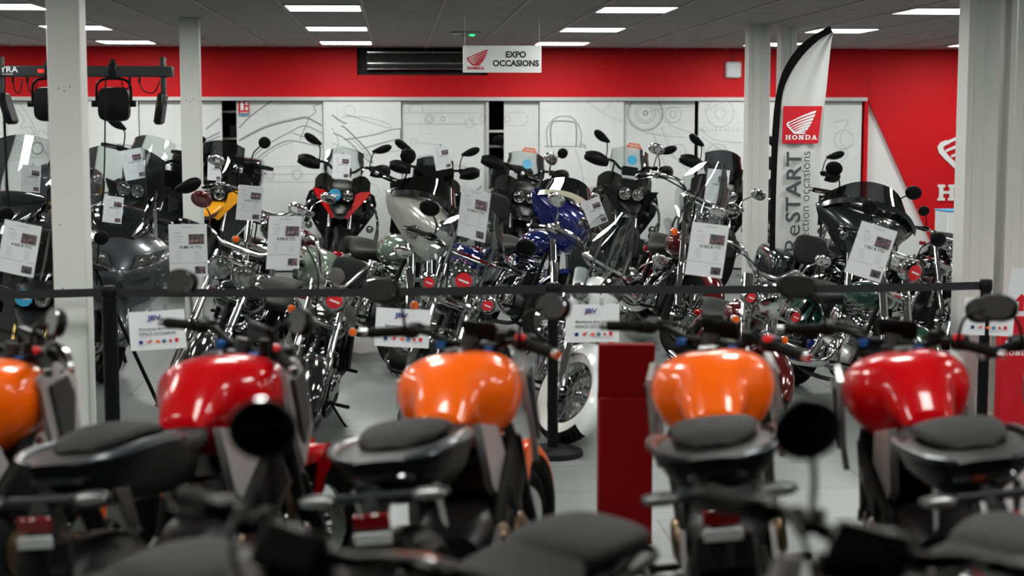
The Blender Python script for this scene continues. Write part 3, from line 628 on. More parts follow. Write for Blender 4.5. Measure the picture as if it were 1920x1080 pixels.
def wheel(B, steer, x, z, Rr, tw, rim_r, style='cast', rim='black', n=5, white=False, disc=1, M=None):
    M = M or (B.S if steer else I4); c = (x, 0, z); g = G(M); hw = tw * .34
    g.lathe([(rim_r + .012, -hw), (rim_r + .012, -hw + .006), (rim_r - .012, -hw * .5), (rim_r - .014, hw * .5), (rim_r + .012, hw - .006), (rim_r + .012, hw), (rim_r - .006, hw), (rim_r - .03, hw * .5), (rim_r - .03, -hw * .5), (rim_r - .006, -hw)], c, seg=36, closed=True)
    g.lathe([(0, -.05), (.032, -.05), (.036, -.03), (.028, 0), (.036, .03), (.032, .05), (0, .05)], c, seg=16)
    if style == 'cast':
        for k in range(n):
            for da in (-.13, .13):
                a = 2 * math.pi * k / n; g.tube([(x + .03 * math.cos(a + da * 3), 0, z + .03 * math.sin(a + da * 3)), (x + (rim_r - .01) * math.cos(a + da), 0, z + (rim_r - .01) * math.sin(a + da))], [.014, .009], 6)
    else:
        for k in range(40):
            a = 2 * math.pi * k / 40; s_ = 1 if k % 2 else -1; q = a + (.5 if (k // 2) % 2 else -.5)
            g.tube([(x + .035 * math.cos(q), .035 * s_, z + .035 * math.sin(q)), (x + rim_r * math.cos(a), .0, z + rim_r * math.sin(a))], [.0022, .0022], 4)
    w_ = B.p('wheel', g, rim); g = G(M); h = tw / 2; th = Rr - rim_r
    prof = [(rim_r + .002, -h * .62), (rim_r + th * .3, -h * .93), (rim_r + th * .6, -h), (Rr - th * .16, -h * .82), (Rr - th * .03, -h * .45), (Rr, 0), (Rr - th * .03, h * .45), (Rr - th * .16, h * .82), (rim_r + th * .6, h), (rim_r + th * .3, h * .93), (rim_r + .002, h * .62)]
    g.lathe(prof, c, seg=48, closed=True); B.p('tyre', g, 'rubber', w_)
    if tw > .15 or white:
        g = G(M)
        for k in range(44):
            a = 2 * math.pi * k / 44
            for s_ in (-1, 1):
                p = [(x + (Rr + .0005 - q_) * math.cos(a + b), s_ * yy, z + (Rr + .0005 - q_) * math.sin(a + b)) for (yy, b, q_) in ((.006, 0, 0), (h * .45, .08, th * .03), (h * .8, .1, th * .15))]
                g.tube(p, .0022, 4, 1)
        B.p('tread_groove', g, 'dark_in', w_)
    if white:
        for s_ in (-1, 1):
            g = G(M); g.lathe([(rim_r + .004, s_ * h * .70), (rim_r + th * .3, s_ * h * .96), (rim_r + th * .62, s_ * h * 1.02), (rim_r + th * .62, s_ * h * .95), (rim_r + th * .3, s_ * h * .90)], c, seg=48, closed=True); B.p('whitewall', g, 'whitewall', w_)
    for k in range(disc):
        s_ = (1, -1)[k]; g = G(M); y = s_ * (.062 if steer else .07); g.lathe([(.085, y - .002), (.15, y - .002), (.15, y + .002), (.085, y + .002)], c, seg=32, closed=True)
        g.lathe([(.03, y - .003), (.06, y - .003), (.06, y + .003), (.03, y + .003)], c, seg=16, closed=True)
        for q in range(6):
            a = q * math.pi / 3; g.box((x + .075 * math.cos(a), y, z + .075 * math.sin(a)), (.04, .004, .01), 0, Matrix.Rotation(-a, 3, 'Y'))
        B.p('brake_disc', g, 'steel', w_)
    return w_
def fender(B, steer, x, z, r, w_, a0, a1, m, th=.004, skirt=.35, M=None, name='fender', taper=1.0):
    g = G(M or (B.S if steer else I4)); rows = []; n = 18
    for i in range(n + 1):
        u = i / n; a = R(a0 + (a1 - a0) * u); row = []; tp = taper + (1 - taper) * math.sin(math.pi * u)
        for j in range(9):
            v = j / 4 - 1; rr = r + .012 - skirt * w_ * abs(v) ** 3; row.append((x + rr * math.cos(a), v * w_ * .5 * tp, z + rr * math.sin(a)))
        rows.append(row)
    g.surf(rows, th); return B.p(name, g, m)
def fork(B, length, r, mu, ml, y=.095, low=.42, M=None):
    for s_ in (-1, 1):
        g = G(B.S); g.tube([B.F(low * .9, y * s_), B.F(length, y * s_)], [r, r], 14); f = B.p('fork_leg', g, mu)
        g = G(B.S); g.tube([B.F(-.02, y * s_), B.F(low * .96, y * s_), B.F(low, y * s_)], [r * 1.28, r * 1.32, r * 1.32, r * 1.05], 14, 1)
        g.lathe([(0, -.03), (r * 1.3, -.03), (r * 1.3, .03), (0, .03)], B.F(0, y * s_)); B.p('fork_slider', g, ml, f)
def yoke(B, u, y, r, m, w_=.03):
    g = G(B.S); g.tube([B.F(u, -y * 1.08), B.F(u, -y * .4, -.02), B.F(u, y * .4, -.02), B.F(u, y * 1.08)], [r * 1.5, w_ * 1.1, w_ * 1.1, r * 1.5], 10, 3, .75)
    for s_ in (-1, 1): g.tube([B.F(u - .02, y * s_), B.F(u + .02, y * s_)], [r * 1.35] * 2, 12)
    return B.p('fork_yoke', g, m)
def bars(B, pts, r=.0125, m='black', grip='rubber', lever='black', cap='steel', glen=.125, switch='black', red=False):
    """pts: left half (y>0) from the middle out, in bike space; the grip covers the last stretch"""
    left = [V(p) for p in pts]; full = [V((p.x, -p.y, p.z)) for p in reversed(left)] + left[(1 if abs(left[0].y) < 1e-6 else 0):]
    g = G(B.S); g.tube(full, r, 10, 4); hb = B.p('handlebar', g, m)
    for s_ in (1, -1):
        e = V((left[-1].x, s_ * left[-1].y, left[-1].z)); d = (V((left[-2].x, s_ * left[-2].y, left[-2].z)) - e).normalized()
        g = G(B.S); g.tube([e, e + d * .01, e + d * (glen - .01), e + d * glen], [r * 1.25, r * 1.45, r * 1.4, r * 1.7], 12, 1); gr = B.p('grip', g, grip)
        g = G(B.S); g.tube([e - d * .025, e - d * .002], [r * 1.15] * 2, 10); B.p('bar_end', g, cap, gr)
        q = e + d * (glen + .03); g = G(B.S); g.ell(q, (.03, .032, .026), 12, 8, ex=.7)
        g.ell(q + V((.03, 0, .015)), (.022, .035, .016), 10, 6, ex=.7); sw = B.p('switch_housing', g, switch)
        if red and s_ < 0: g = G(B.S); g.box(q + V((-.018, 0, .025)), (.03, .035, .024), .006); B.p('kill_switch', g, 'switch_red', sw)
        g = G(B.S); g.tube([q + V((.035, 0, 0)), q + V((.06, 0, 0)) - d * .03, e + V((.07, 0, -.005)) + d * .04, e + V((.05, 0, -.01)) - d * .0], [.008, .007, .006, .007], 6, 3, .8); B.p('lever', g, lever)
def mirror(B, foot, head, rx, rz, m='black', stem='black', style='round', face=-1, steer=True, sr=.005, glass='chrome', bow=.5, turn=0):
    foot, head = V(foot), V(head); g = G(B.S if steer else I4)
    mid = foot * (1 - bow) + V((foot.x, head.y * .25 + foot.y * .75, head.z)) * bow
    g.tube([foot, mid, head], sr, 8, 6); st = B.p('mirror', g, stem); q = Matrix.Rotation(R(turn), 3, 'Z') @ Matrix.Rotation(R(14), 3, 'Y'); g = G(B.S if steer else I4)
    if style == 'tear':
        s_ = 1 if head.y > 0 else -1; g.loft([], 3, 1) if False else None
        pr = [(-rx * 1.15, .2), (-rx * .8, .55), (-rx * .1, 1), (rx * .5, .95), (rx * .85, .6), (rx, .15)]; sec = [(a, 0, .0 + rz * .2 * (a / rx), .022 * k + .003, rz * k, rz * k, 2.2) for a, k in pr]
        g2 = G(); g2.loft(sec, 16, 3)
        for v in g2.v: a, b, c = v.x, v.y, v.z; v.x, v.y, v.z = b, a * s_, c + a * .28
        g.add([head + q @ v for v in g2.v], g2.f)
    else: g.ell(head, (.02, rx, rz), 22, 12, q, .85 if style == 'oval' else 1)
    sh = B.p('mirror_shell', g, m, st)
    g = G(B.S if steer else I4); n = 20; q2 = head + q @ V((face * .0195 if style != 'tear' else face * .022, 0, .0)); ring = []
    for k in range(n):
        a = 2 * math.pi * k / n; e = .85 if style == 'oval' else 1
        ring.append(q2 + q @ V((0, rx * .86 * math.copysign(abs(math.cos(a)) ** e, math.cos(a)), rz * .86 * math.copysign(abs(math.sin(a)) ** e, math.sin(a)))))
    if style != 'tear': g.add(ring + [p + q @ V((face * .003, 0, 0)) for p in ring], [tuple(range(n)), tuple(range(2 * n - 1, n - 1, -1))] + [(i, (i + 1) % n, (i + 1) % n + n, i + n) for i in range(n)]); B.p('mirror_glass', g, glass, st)
def lamp(B, c, r, depth, shell='chrome', ring='chrome', steer=True, sticker=None, d=(1, 0, -.08), name='headlight'):
    c = V(c); d = V(d).normalized(); M = B.S if steer else I4; g = G(M)
    g.lathe([(0, -depth), (r * .45, -depth * .95), (r * .8, -depth * .6), (r * .98, -depth * .15), (r * 1.02, 0)], c, d, 28); h = B.p(name, g, shell)
    g = G(M); g.lathe([(r * .9, 0), (r * 1.07, -.012), (r * 1.08, .008), (r * .96, .018)], c, d, 28, True); B.p('headlight_ring', g, ring, h)
    g = G(M); g.lathe([(0, -.03), (r * .5, -.022), (r * .92, .004), (0.0, .0045)], c, d, 24); g.ell(c + d * -.008, (.014, .02, .02)); B.p('reflector', g, 'chrome', h)
    g = G(M); g.lathe([(r * .93, .006), (r * .7, .016), (r * .3, .022), (0, .023)], c, d, 28); B.p('headlight_lens', g, 'lens', h)
    if sticker: g = G(M); g.lathe([(r * .62, .0185), (r * .62, .022), (0, .0265)], c, d, 24); B.p('round_sticker', g, sticker, h); 
    if sticker: g = G(M); q = d.cross(V((0, 1, 0))).normalized(); e = c + d * .028; g.box(e, (.002, r * .8, r * .13), 0); B.p('sticker_band', g, 'whiteink', h)
    return h
def blinker(B, foot, c, r=.028, m='amber', shell='chrome', steer=False, d=(1, 0, 0)):
    M = B.S if steer else I4; foot, c = V(foot), V(c); d = V(d); g = G(M); g.tube([foot, c], .007, 6); g.lathe([(0, -.04), (r * .7, -.035), (r, -.01), (r, .004)], c, d, 16); b = B.p('indicator', g, shell)
    g = G(M); g.lathe([(r * .95, 0), (r * .8, .014), (0, .022)], c, d, 16); B.p('indicator_lens', g, m, b)
def finned(B, base, ax, n, r0, w_, m='engine', head='engine', dy=.055):
    base, ax = V(base), V(ax).normalized(); g = G(); q = ax.to_track_quat('Z', 'X').to_matrix()
    g.cyl(base, base + ax * (n * .018), r0 * .8, 16)
    for k in range(n): g.box(base + ax * (.012 + k * .018), (r0 * 2.1, w_, .006), .002, q)
    c = B.p('cylinder', g, m); g = G(); g.box(base + ax * (n * .018 + .03), (r0 * 1.9, w_ * .85, .05), .018, q); g.box(base + ax * (n * .018 + .062), (r0 * 1.4, w_ * .6, .03), .012, q); B.p('rocker_cover', g, head, c)
def pegs(B, x, z, y=.2, m='rubber'):
    for s_ in (-1, 1):
        g = G(); g.cyl((x, s_ * .1, z), (x, s_ * y, z), .009, 8); g.box((x, s_ * (y + .05), z), (.035, .1, .022), .008); B.p('footpeg', g, m)
def stand(B, x=-.05, z=.26, m='black'):
    g = G(); g.tube([(x, .12, z), (x - .04, .24, .1), (x - .06, .29, .055)], .009, 8); g.box((x - .07, .3, .05), (.07, .04, .01), .003); B.p('side_stand', g, m)
# ---------------------------------------------------------------- naked street motorcycle
def naked(label, paint, steer=-24, group=None, mirrors=(1, 1), dark=False, mstyle='oval', name='naked_motorcycle', tank2='silver', smallm=1):
    B = Bike(name, label, 'motorcycle', 1.45, .305, 25, steer, group); x0 = -.725; p = B.p
    wheel(B, True, B.ax.x, .305, .305, .12, .215, 'cast', 'black' if dark else 'black', 5, disc=2)
    wheel(B, False, x0, .315, .315, .185, .215, 'cast', 'black', 5, disc=1)
    fender(B, True, B.ax.x, .305, .315, .13, -8 + 22, 128, paint if not dark else 'black', taper=.75)
    for s_ in (-1, 1):
        g = G(B.S); g.poly([(.02, .22), (.09, .32), (.03, .36), (-.02, .28), (-.045, .02), (-.01, -.01)], .006, lambda u, v, t: V((B.ax.x + u * .9, s_ * (.07 + t), B.ax.z + v))); p('fender_stay', g, paint if not dark else 'black')
        g = G(B.S); g.box(B.F(.04, s_ * .07, -.09), (.06, .04, .1), .012); p('brake_caliper', g, 'bronze')
    fork(B, .80, .021, 'bronze' if dark else 'steel', 'black', .1, .3); yoke(B, .62, .1, .02, 'black'); yoke(B, .78, .1, .02, 'black')
    top = B.F(.80)
    bp = [(top.x + .01, 0, top.z + .02), (top.x + .01, .1, top.z + .02), (top.x - .0, .2, top.z + .05), (top.x - .07, .385, top.z + .035)] if not dark else [(top.x + .01, 0, top.z + .04), (top.x + .01, .08, top.z + .04), (top.x, .19, top.z + .06), (top.x - .08, .40, top.z + .03)]
    bars(B, bp, .0135 if not dark else .016, 'black', 'rubber', 'black', 'steel' if not dark else 'black', .13, 'black', red=not dark)
    g = G(B.S); g.cyl((top.x, 0, top.z), (top.x + .01, 0, top.z + .05), .03, 12); g.cyl((top.x - .03, 0, top.z - .0), (top.x - .03, 0, top.z + .012), .026, 16); p('bar_clamp', g, 'grey_plastic')
    if not dark: 
        for s_ in (-1, 1): g = G(B.S); g.cyl((top.x - .02, s_ * .1, top.z), (top.x - .02, s_ * .1, top.z + .022), .018, 14); p('fork_cap', g, 'blue_cap')
    g = G(B.S); g.box((top.x + .09, 0, top.z + .06), (.03, .15, .09), .012, Matrix.Rotation(R(-35), 3, 'Y')); ins = p('instrument_panel', g, 'black')
    g = G(B.S); g.box((top.x + .074, 0, top.z + .07), (.003, .125, .065), .001, Matrix.Rotation(R(-35), 3, 'Y')); p('display_screen', g, 'smoke', ins)
    g = G(B.S); g.cyl((top.x - .01, -.14, top.z + .04), (top.x - .01, -.14, top.z + .08), .017, 12); g.tube([(top.x + .05, -.14, top.z + .055), (top.x + .02, -.17, top.z + .07)], .02, 12); p('brake_reservoir', g, 'matte_black')
    lamp(B, B.F(.66, 0, .14), .085, .11, 'black', 'steel')
    for s_, on in zip((1, -1), mirrors):
        if on:
            f = V((bp[-1][0] + .02, s_ * .235, bp[-1][2])); hd = V((f.x + .03, s_ * (.36 if not dark else .3), f.z + (.155 if not dark else .2)))
            if dark: f.y = s_ * .17; hd = V((f.x + .02, s_ * .19, f.z + .19))
            if mstyle == 'round': mirror(B, f, hd, .068, .066, 'black', 'black', 'round', turn=38, sr=.007)
            else: mirror(B, f, hd, .075 * smallm, .048 * smallm, 'black', 'black', 'oval', sr=.006, turn=s_ * 14, bow=.75)
    # tank, shrouds, seats
    if not dark:
        g = G(); g.loft([(-.14, 0, .84, .075, .05, .05, 2.2, .3), (-.08, 0, .875, .10, .09, .09, 2.2, .4), (0, 0, .905, .125, .125, .13, 2.3, .45), (.06, 0, .905, .175, .147, .18, 2.4, .35), (.13, 0, .905, .212, .15, .19, 2.5, .28), (.26, 0, .90, .218, .142, .19, 2.6, .25), (.36, 0, .89, .195, .115, .16, 2.5, .25), (.42, 0, .89, .15, .07, .1, 2.4, .4)], 28, 5); tk = p('tank', g, paint)
        for v in g.v: pass
    else:
        g = G(); g.loft([(-.13, 0, .83, .085, .05, .05, 2.2), (-.02, 0, .85, .14, .11, .1, 2.3), (.15, 0, .86, .175, .13, .12, 2.6), (.3, 0, .85, .165, .12, .12, 2.7), (.41, 0, .83, .12, .08, .08, 2.4)], 24, 4); tk = p('tank', g, 'black_gloss')
    g = G(); g.lathe([(0, .012), (.034, .012), (.036, 0), (.036, -.02)], (.17, 0, 1.052 if not dark else .99), (0, 0, 1), 20); p('fuel_cap', g, 'steel', tk)
    for s_ in (-1, 1):
        g = G(); g.poly([(.22, .96), (.36, 1.0), (.47, .93), (.43, .74), (.30, .62), (.24, .72)], .022, lambda u, v, t: V((u, s_ * (.205 + .02 * math.sin((v - .6) * 8) + t - .25 * max(0, u - .33)), v))); sh = p('side_shroud', g, tank2)
        g = G(); g.poly([(.27, .93), (.38, .95), (.42, .88), (.38, .76), (.3, .7)], .012, lambda u, v, t: V((u, s_ * (.232 + t - .2 * max(0, u - .33)), v))); p('shroud_insert', g, 'grey_plastic', sh)
        g = G(); g.poly([(-.1, .84), (.06, .8), (.12, .66), (.02, .54), (-.06, .62)], .03, lambda u, v, t: V((u, s_ * (.1 + t + .12 * max(0, u + .1)), v))); p('side_panel', g, tank2 if not dark else 'grey_plastic')
        g = G(); g.tube([(.33, s_ * .06, .86), (.2, s_ * .16, .74), (-.02, s_ * .15, .56), (-.16, s_ * .12, .4)], .028, 10, 4, .6); p('frame_rail', g, 'black' if dark else 'matte_black')
    g = G(); g.loft([(-.10, 0, .835, .085, .025, .03, 2.4), (-.18, 0, .825, .12, .03, .04, 2.6), (-.3, 0, .825, .14, .032, .05, 2.8), (-.42, 0, .84, .13, .035, .05, 2.6), (-.46, 0, .855, .1, .03, .04, 2.4)], 22, 4); p('rider_seat', g, 'seat')
    if not dark:
        g = G(); g.loft([(-.40, 0, .87, .05, .01, .03, 2.2), (-.45, 0, .90, .12, .03, .03, 2.5), (-.56, 0, .915, .135, .034, .03, 2.4), (-.70, 0, .91, .11, .026, .03, 2.4), (-.77, 0, .90, .05, .008, .02, 2.2)], 22, 4); p('pillion_seat', g, 'seat')
        for s_ in (-1, 1):
            g = G(); g.tube([(-.38, s_ * .15, .86), (-.5, s_ * .185, .885), (-.68, s_ * .19, .895), (-.82, s_ * .15, .892), (-.88, s_ * .08, .888)], [.012, .02, .02, .016, .01], 8, 4, .6); p('grab_rail', g, 'gunmetal')
        g = G(); g.loft([(-.2, 0, .77, .09, .04, .1, 2.6, .2), (-.36, 0, .82, .15, .04, .14, 2.8, .4), (-.52, 0, .868, .185, .024, .17, 3, .6), (-.7, 0, .878, .19, .02, .16, 3, .65), (-.82, 0, .88, .15, .014, .11, 2.8, .6), (-.89, 0, .882, .08, .008, .05, 2.4, .5)], 22, 4); tl = p('tail_cowl', g, 'black')
        g = G(); g.loft([(-.80, 0, .83, .10, .018, .028, 3), (-.87, 0, .838, .085, .014, .02, 3), (-.90, 0, .842, .06, .008, .012, 3)], 14, 2); p('tail_light', g, 'black_gloss', tl)
        g = G(); g.tube([(-.66, 0, .79), (-.8, 0, .80), (-.95, 0, .77), (-1.0, 0, .60)], [.06, .04, .04, .05], 8, 4, .5); g.box((-.985, 0, .64), (.02, .17, .1), .006, Matrix.Rotation(R(22), 3, 'Y')); pb = p('plate_bracket', g, 'matte_black')
        g = G(); g.box((-1.01, 0, .52), (.012, .17, .2), .004, Matrix.Rotation(R(18), 3, 'Y')); p('mudguard', g, 'matte_black', pb)
        g = G(); g.box((-1.012, 0, .745), (.014, .105, .042), .004); p('reflector', g, 'red_lens', pb)
        g = G(); g.box((-1.02, 0, .698), (.006, .108, .034), .002); p('plate_label', g, 'sign_grey', pb)
        for s_ in (-1, 1):
            g = G(); g.tube([(-.94, 0, .796), (-.95, s_ * .11, .80)], .014, 8); g.ell((-.965, s_ * .165, .802), (.022, .058, .02), 14, 8, ex=.75); ib = p('indicator', g, 'grey_plastic')
            g = G(); g.ell((-.977, s_ * .165, .802), (.014, .05, .015), 12, 6, ex=.75); p('indicator_lens', g, 'alu', ib)
        fender(B, False, x0, .315, .325, .19, 60, 165, 'black', name='hugger')
        for s_ in (-1, 1):
            g = G(); g.poly([(-.7, .78), (-.78, .79), (-.72, .66), (-.66, .63)], .008, lambda u, v, t: V((u, s_ * (.115 + t), v))); p('side_emblem', g, 'steel')
    else:
        g = G(); g.loft([(-.40, 0, .84, .07, .02, .03, 2.4), (-.48, 0, .86, .115, .035, .04, 2.4), (-.64, 0, .862, .125, .035, .05, 2.4), (-.78, 0, .85, .11, .03, .05, 2.4), (-.86, 0, .83, .06, .01, .03, 2.2)], 22, 4); p('pillion_seat', g, 'seat')
        g = G(); g.tube([(-.42, .12, .77), (-.6, .13, .79), (-.84, .10, .79), (-.88, 0, .79), (-.84, -.10, .79), (-.6, -.13, .79), (-.42, -.12, .77)], .012, 8, 5); p('grab_rail', g, 'black')
        g = G(); g.loft([(-.2, 0, .76, .08, .04, .08, 2.6), (-.5, 0, .79, .12, .04, .1, 2.8), (-.84, 0, .83, .08, .02, .05, 2.2)], 18, 4); tl = p('tail_cowl', g, 'black_gloss')
        g = G(); g.box((-.88, 0, .80), (.03, .12, .06), .012); p('tail_light', g, 'red_lens', tl)
        g = G(); g.tube([(-.78, 0, .74), (-.92, 0, .6), (-.96, 0, .46)], [.04, .03, .03], 8, 4, .5); g.box((-.96, 0, .42), (.012, .19, .2), .004); p('plate_bracket', g, 'matte_black')
        for s_ in (-1, 1): blinker(B, (-.86, 0, .72), (-.9, s_ * .15, .72), .026, 'amber', 'black', d=(-1, 0, 0))
    # swingarm, engine, exhaust
    for s_ in (-1, 1):
        g = G(); g.tube([(-.16, s_ * .11, .42), (-.45, s_ * .13, .37), (x0 - .03, s_ * .13, .315)], [.034, .026, .03], 10, 4, .7); p('swingarm', g, 'black' if dark else 'matte_black')
    g = G(); g.loft([(-.22, 0, .4, .1, .09, .09, 3), (-.12, 0, .42, .14, .13, .13, 3.2), (.1, 0, .42, .17, .15, .15, 3.5), (.24, 0, .42, .15, .12, .14, 3), (.3, 0, .42, .1, .06, .08, 2.6)], 20, 3); en = p('engine', g, 'engine')
    g = G(); g.box((.2, 0, .6), (.2, .34, .2), .02, Matrix.Rotation(R(-28), 3, 'Y'))
    for k in range(6): g.box((.17 - .012 * k, 0, .54 + .022 * k), (.23, .36, .005), 0, Matrix.Rotation(R(-28), 3, 'Y'))
    p('cylinder_block', g, 'engine', en)
    for s_ in (-1, 1):
        g = G(); g.lathe([(.0, .03), (.06, .03), (.085, .015), (.09, 0)], (.1, s_ * .17, .4), (0, s_, 0), 24); g.lathe([(.0, .02), (.05, .02), (.06, 0)], (-.08, s_ * .15, .44), (0, s_, 0), 20); p('engine_cover', g, 'bronze' if not dark else 'alu', en)
    g = G(); g.box((.40, 0, .58), (.05, .32, .26), .012, Matrix.Rotation(R(-8), 3, 'Y')); rd = p('radiator', g, 'matte_black')
    g = G()
    for k in range(4):
        y = -.12 + .08 * k; g.tube([(.28, y, .58), (.38, y * .95, .50), (.36, y * .8 - .02, .32), (.2, y * .5 - .04, .2), (.0, -.05, .18)], .018, 8, 4)
    p('exhaust_header', g, 'bronze' if not dark else 'steel')
    g = G(); g.tube([(.0, -.06, .19), (-.2, -.1, .2), (-.38, -.15, .24), (-.52, -.17, .3)], [.045, .06, .055, .05], 14, 4); p('silencer', g, 'steel' if not dark else 'black')
    for q_ in (.14, -.16): g = G(); g.poly([(-.2, .46), (-.08, .5), (-.1, .34), (-.3, .38)], .02, lambda u, v, t: V((u, q_ + t, v))); p('heel_plate', g, 'alu')
    pegs(B, -.24, .4, .17); stand(B)
    g = G(B.S); g.tube([(top.x, .2, top.z + .07), (top.x + .12, .12, top.z + .02), (top.x + .05, .05, top.z - .15)], .006, 6, 4); g.tube([(top.x, -.2, top.z + .07), (top.x + .13, -.1, top.z + .04), (top.x + .05, -.05, top.z - .2)], .006, 6, 4); p('control_cable', g, 'black')
    return B
# ---------------------------------------------------------------- cruiser
def cruiser(label, paint='black_gloss', steer=24, bar='mini', lights='single', shield=None, white=False, wire=False, fork_m='chrome', bags=None, back=True, sticker='sticker_red', blink=True,
            mirrors='chrome', fairing=None, group=None, fr=.0245, name='cruiser_motorcycle', rimm='chrome', fpaint=None, shieldh=.42, engine_m='engine', hl=.085, aux=False, gripm='rubber', slider=None):
    B = Bike(name, label, 'motorcycle', 1.62, .33, 31, steer, group); p = B.p; x0 = -.81; Rr = .33; fpaint = fpaint or paint; fy = .115
    wheel(B, True, B.ax.x, Rr, Rr, .125, .215 if not white else .205, 'wire' if wire else 'cast', rimm, 9, white, 1); wheel(B, False, x0, Rr, Rr, .17, .205, 'wire' if wire else 'cast', rimm, 9, white, 1)
    fork(B, .86, fr, fork_m, slider or fork_m, fy, .38); yoke(B, .60, fy, fr, 'chrome'); yoke(B, .84, fy, fr, 'chrome')
    fender(B, True, B.ax.x, Rr, Rr + .012, .16, 10 if not white else -30, 150 if not white else 175, fpaint, skirt=.4 if not white else .6, taper=.9)
    fender(B, False, x0, Rr, Rr + .02, .22, 25, 195, fpaint, skirt=.6)
    T = B.F(.87)
    B_ = {'mini': [(T.x + .0, .04, T.z + .01), (T.x + .02, .09, T.z + .04), (T.x + .0, .16, T.z + .17), (T.x - .03, .21, T.z + .24), (T.x - .10, .28, T.z + .22), (T.x - .22, .36, T.z + .15)],
          'flat': [(T.x, 0, T.z + .05), (T.x, .12, T.z + .055), (T.x - .03, .22, T.z + .09), (T.x - .13, .40, T.z + .07)],
          'beach': [(T.x, 0, T.z + .04), (T.x, .12, T.z + .06), (T.x - .01, .24, T.z + .15), (T.x - .1, .38, T.z + .14), (T.x - .28, .44, T.z + .08)]}[bar]
    bars(B, B_, .0135, 'chrome' if bar != 'black' else 'black', gripm, 'chrome', 'chrome', .14, 'chrome' if mirrors == 'chrome' else 'black')
    if bar == 'mini': g = G(B.S); g.cyl((T.x - .02, 0, T.z + .05), (T.x + .05, 0, T.z + .08), .055, 24); g.lathe([(.055, 0), (.06, -.01), (.058, .01)], (T.x - .02, 0, T.z + .05), (-.8, 0, .55), 20); p('speedometer', g, 'chrome')
    g = G(B.S); g.box((T.x, 0, T.z), (.05, .1, .05), .012); p('bar_clamp', g, 'chrome')
    e = V(B_[-1]); f0 = V(B_[-2])
    for s_ in (1, -1):
        q = e.lerp(f0, .9); ms = 'oval' if mirrors == 'chrome' else 'round'
        mirror(B, (q.x, s_ * q.y, q.z), (q.x + .03, s_ * (q.y + .1), q.z + .17), .068, .042 if ms == 'oval' else .055, mirrors, mirrors, ms, sr=.0055)
        g = G(B.S); g.tube([(q.x + .02, s_ * q.y, q.z), (T.x + .10, s_ * .14, T.z + .06), (T.x + .06, s_ * .04, T.z - .2)], .0055, 6, 5); p('control_cable', g, 'black')
    if lights == 'single': lamp(B, B.F(.70, 0, .17), hl, .13, 'chrome', 'chrome', sticker=sticker)
    elif lights == 'twin':
        for s_ in (-1, 1): lamp(B, B.F(.70, s_ * .085, .15), .072, .11, 'chrome', 'chrome')
    elif lights == 'nacelle':
        g = G(B.S); g.ell(B.F(.68, 0, .08), (.13, .13, .13), 22, 14, ex=.85); g.tube([B.F(.5, -fy), B.F(.85, -fy)], [.04, .045], 14); g.tube([B.F(.5, fy), B.F(.85, fy)], [.04, .045], 14); p('headlight_nacelle', g, fpaint if white else 'chrome'); lamp(B, B.F(.69, 0, .205), .09, .10, 'chrome', 'chrome')
    if aux:
        g = G(B.S); g.tube([B.F(.60, -.2, .08), B.F(.58, -.1, .1), B.F(.58, .1, .1), B.F(.6, .2, .08)], .012, 8, 3); p('light_bar', g, 'chrome')
        for s_ in (-1, 1): lamp(B, B.F(.62, s_ * .2, .13), .055, .08, 'chrome', 'chrome', sticker=sticker, name='passing_light')
    if blink:
        for s_ in (-1, 1): blinker(B, B.F(.62 if not aux else .5, s_ * .1), B.F(.60 if not aux else .48, s_ * .22, .02), .03, 'amber', 'chrome', True)
    if shield:
        g = G(B.S); rows = []
        for i in range(13):
            u = i / 6 - 1; row = []
            for j in range(9):
                v = j / 8; wv = .25 * (1 - .45 * max(0, v - .45) ** 1.5 / .41) * (.8 + .2 * min(1, v * 3)); row.append((T.x + .14 - .10 * v - .10 * u * u, u * wv, T.z - .10 + v * (shieldh + .1) * (1 - .16 * u * u)))
            rows.append(row)
        g.surf(rows, .004); sh = p('windshield', g, shield)
        g = G(B.S)
        for s_ in (-1, 1): g.tube([B.F(.58, s_ * fy, .02), (T.x + .13, s_ * .13, T.z - .02), (T.x + .06, s_ * .13, T.z + .24)], .008, 6, 3)
        g.box((T.x + .10, 0, T.z + .08), (.012, .46, .022), .004); p('windshield_bracket', g, 'chrome')
    # tank, seat, frame
    g = G(); g.loft([(-.14, 0, .74, .05, .03, .04, 2.2), (-.05, 0, .77, .11, .07, .09, 2.3), (.1, 0, .79, .15, .10, .11, 2.4), (.24, 0, .80, .15, .10, .11, 2.5), (.34, 0, .81, .1, .07, .08, 2.3), (.38, 0, .81, .05, .03, .04, 2)], 24, 5); tk = p('tank', g, paint)
    for s_ in (-1, 1): g = G(); g.lathe([(0, .014), (.028, .012), (.033, 0)], (.12, s_ * .06, .885), (0, 0, 1), 18); p('fuel_cap', g, 'chrome', tk)
    g = G(); g.loft([(.02, 0, .82, .035, .02, .03, 3), (-.0, 0, .86, .04, .02, .05, 3), (.1, 0, .885, .035, .018, .04, 3), (.3, 0, .88, .02, .012, .04, 3)], 12, 3); p('dash_console', g, 'chrome', tk)
    g = G(); g.loft([(-.10, 0, .74, .09, .03, .04, 2.4), (-.2, 0, .72, .15, .035, .05, 2.6), (-.38, 0, .71, .175, .045, .05, 2.7), (-.5, 0, .77, .15, .05, .08, 2.6), (-.62, 0, .79, .125, .04, .08, 2.6), (-.82, 0, .79, .1, .03, .06, 2.4), (-.88, 0, .78, .05, .01, .03, 2.2)], 22, 4); p('seat', g, 'seat')
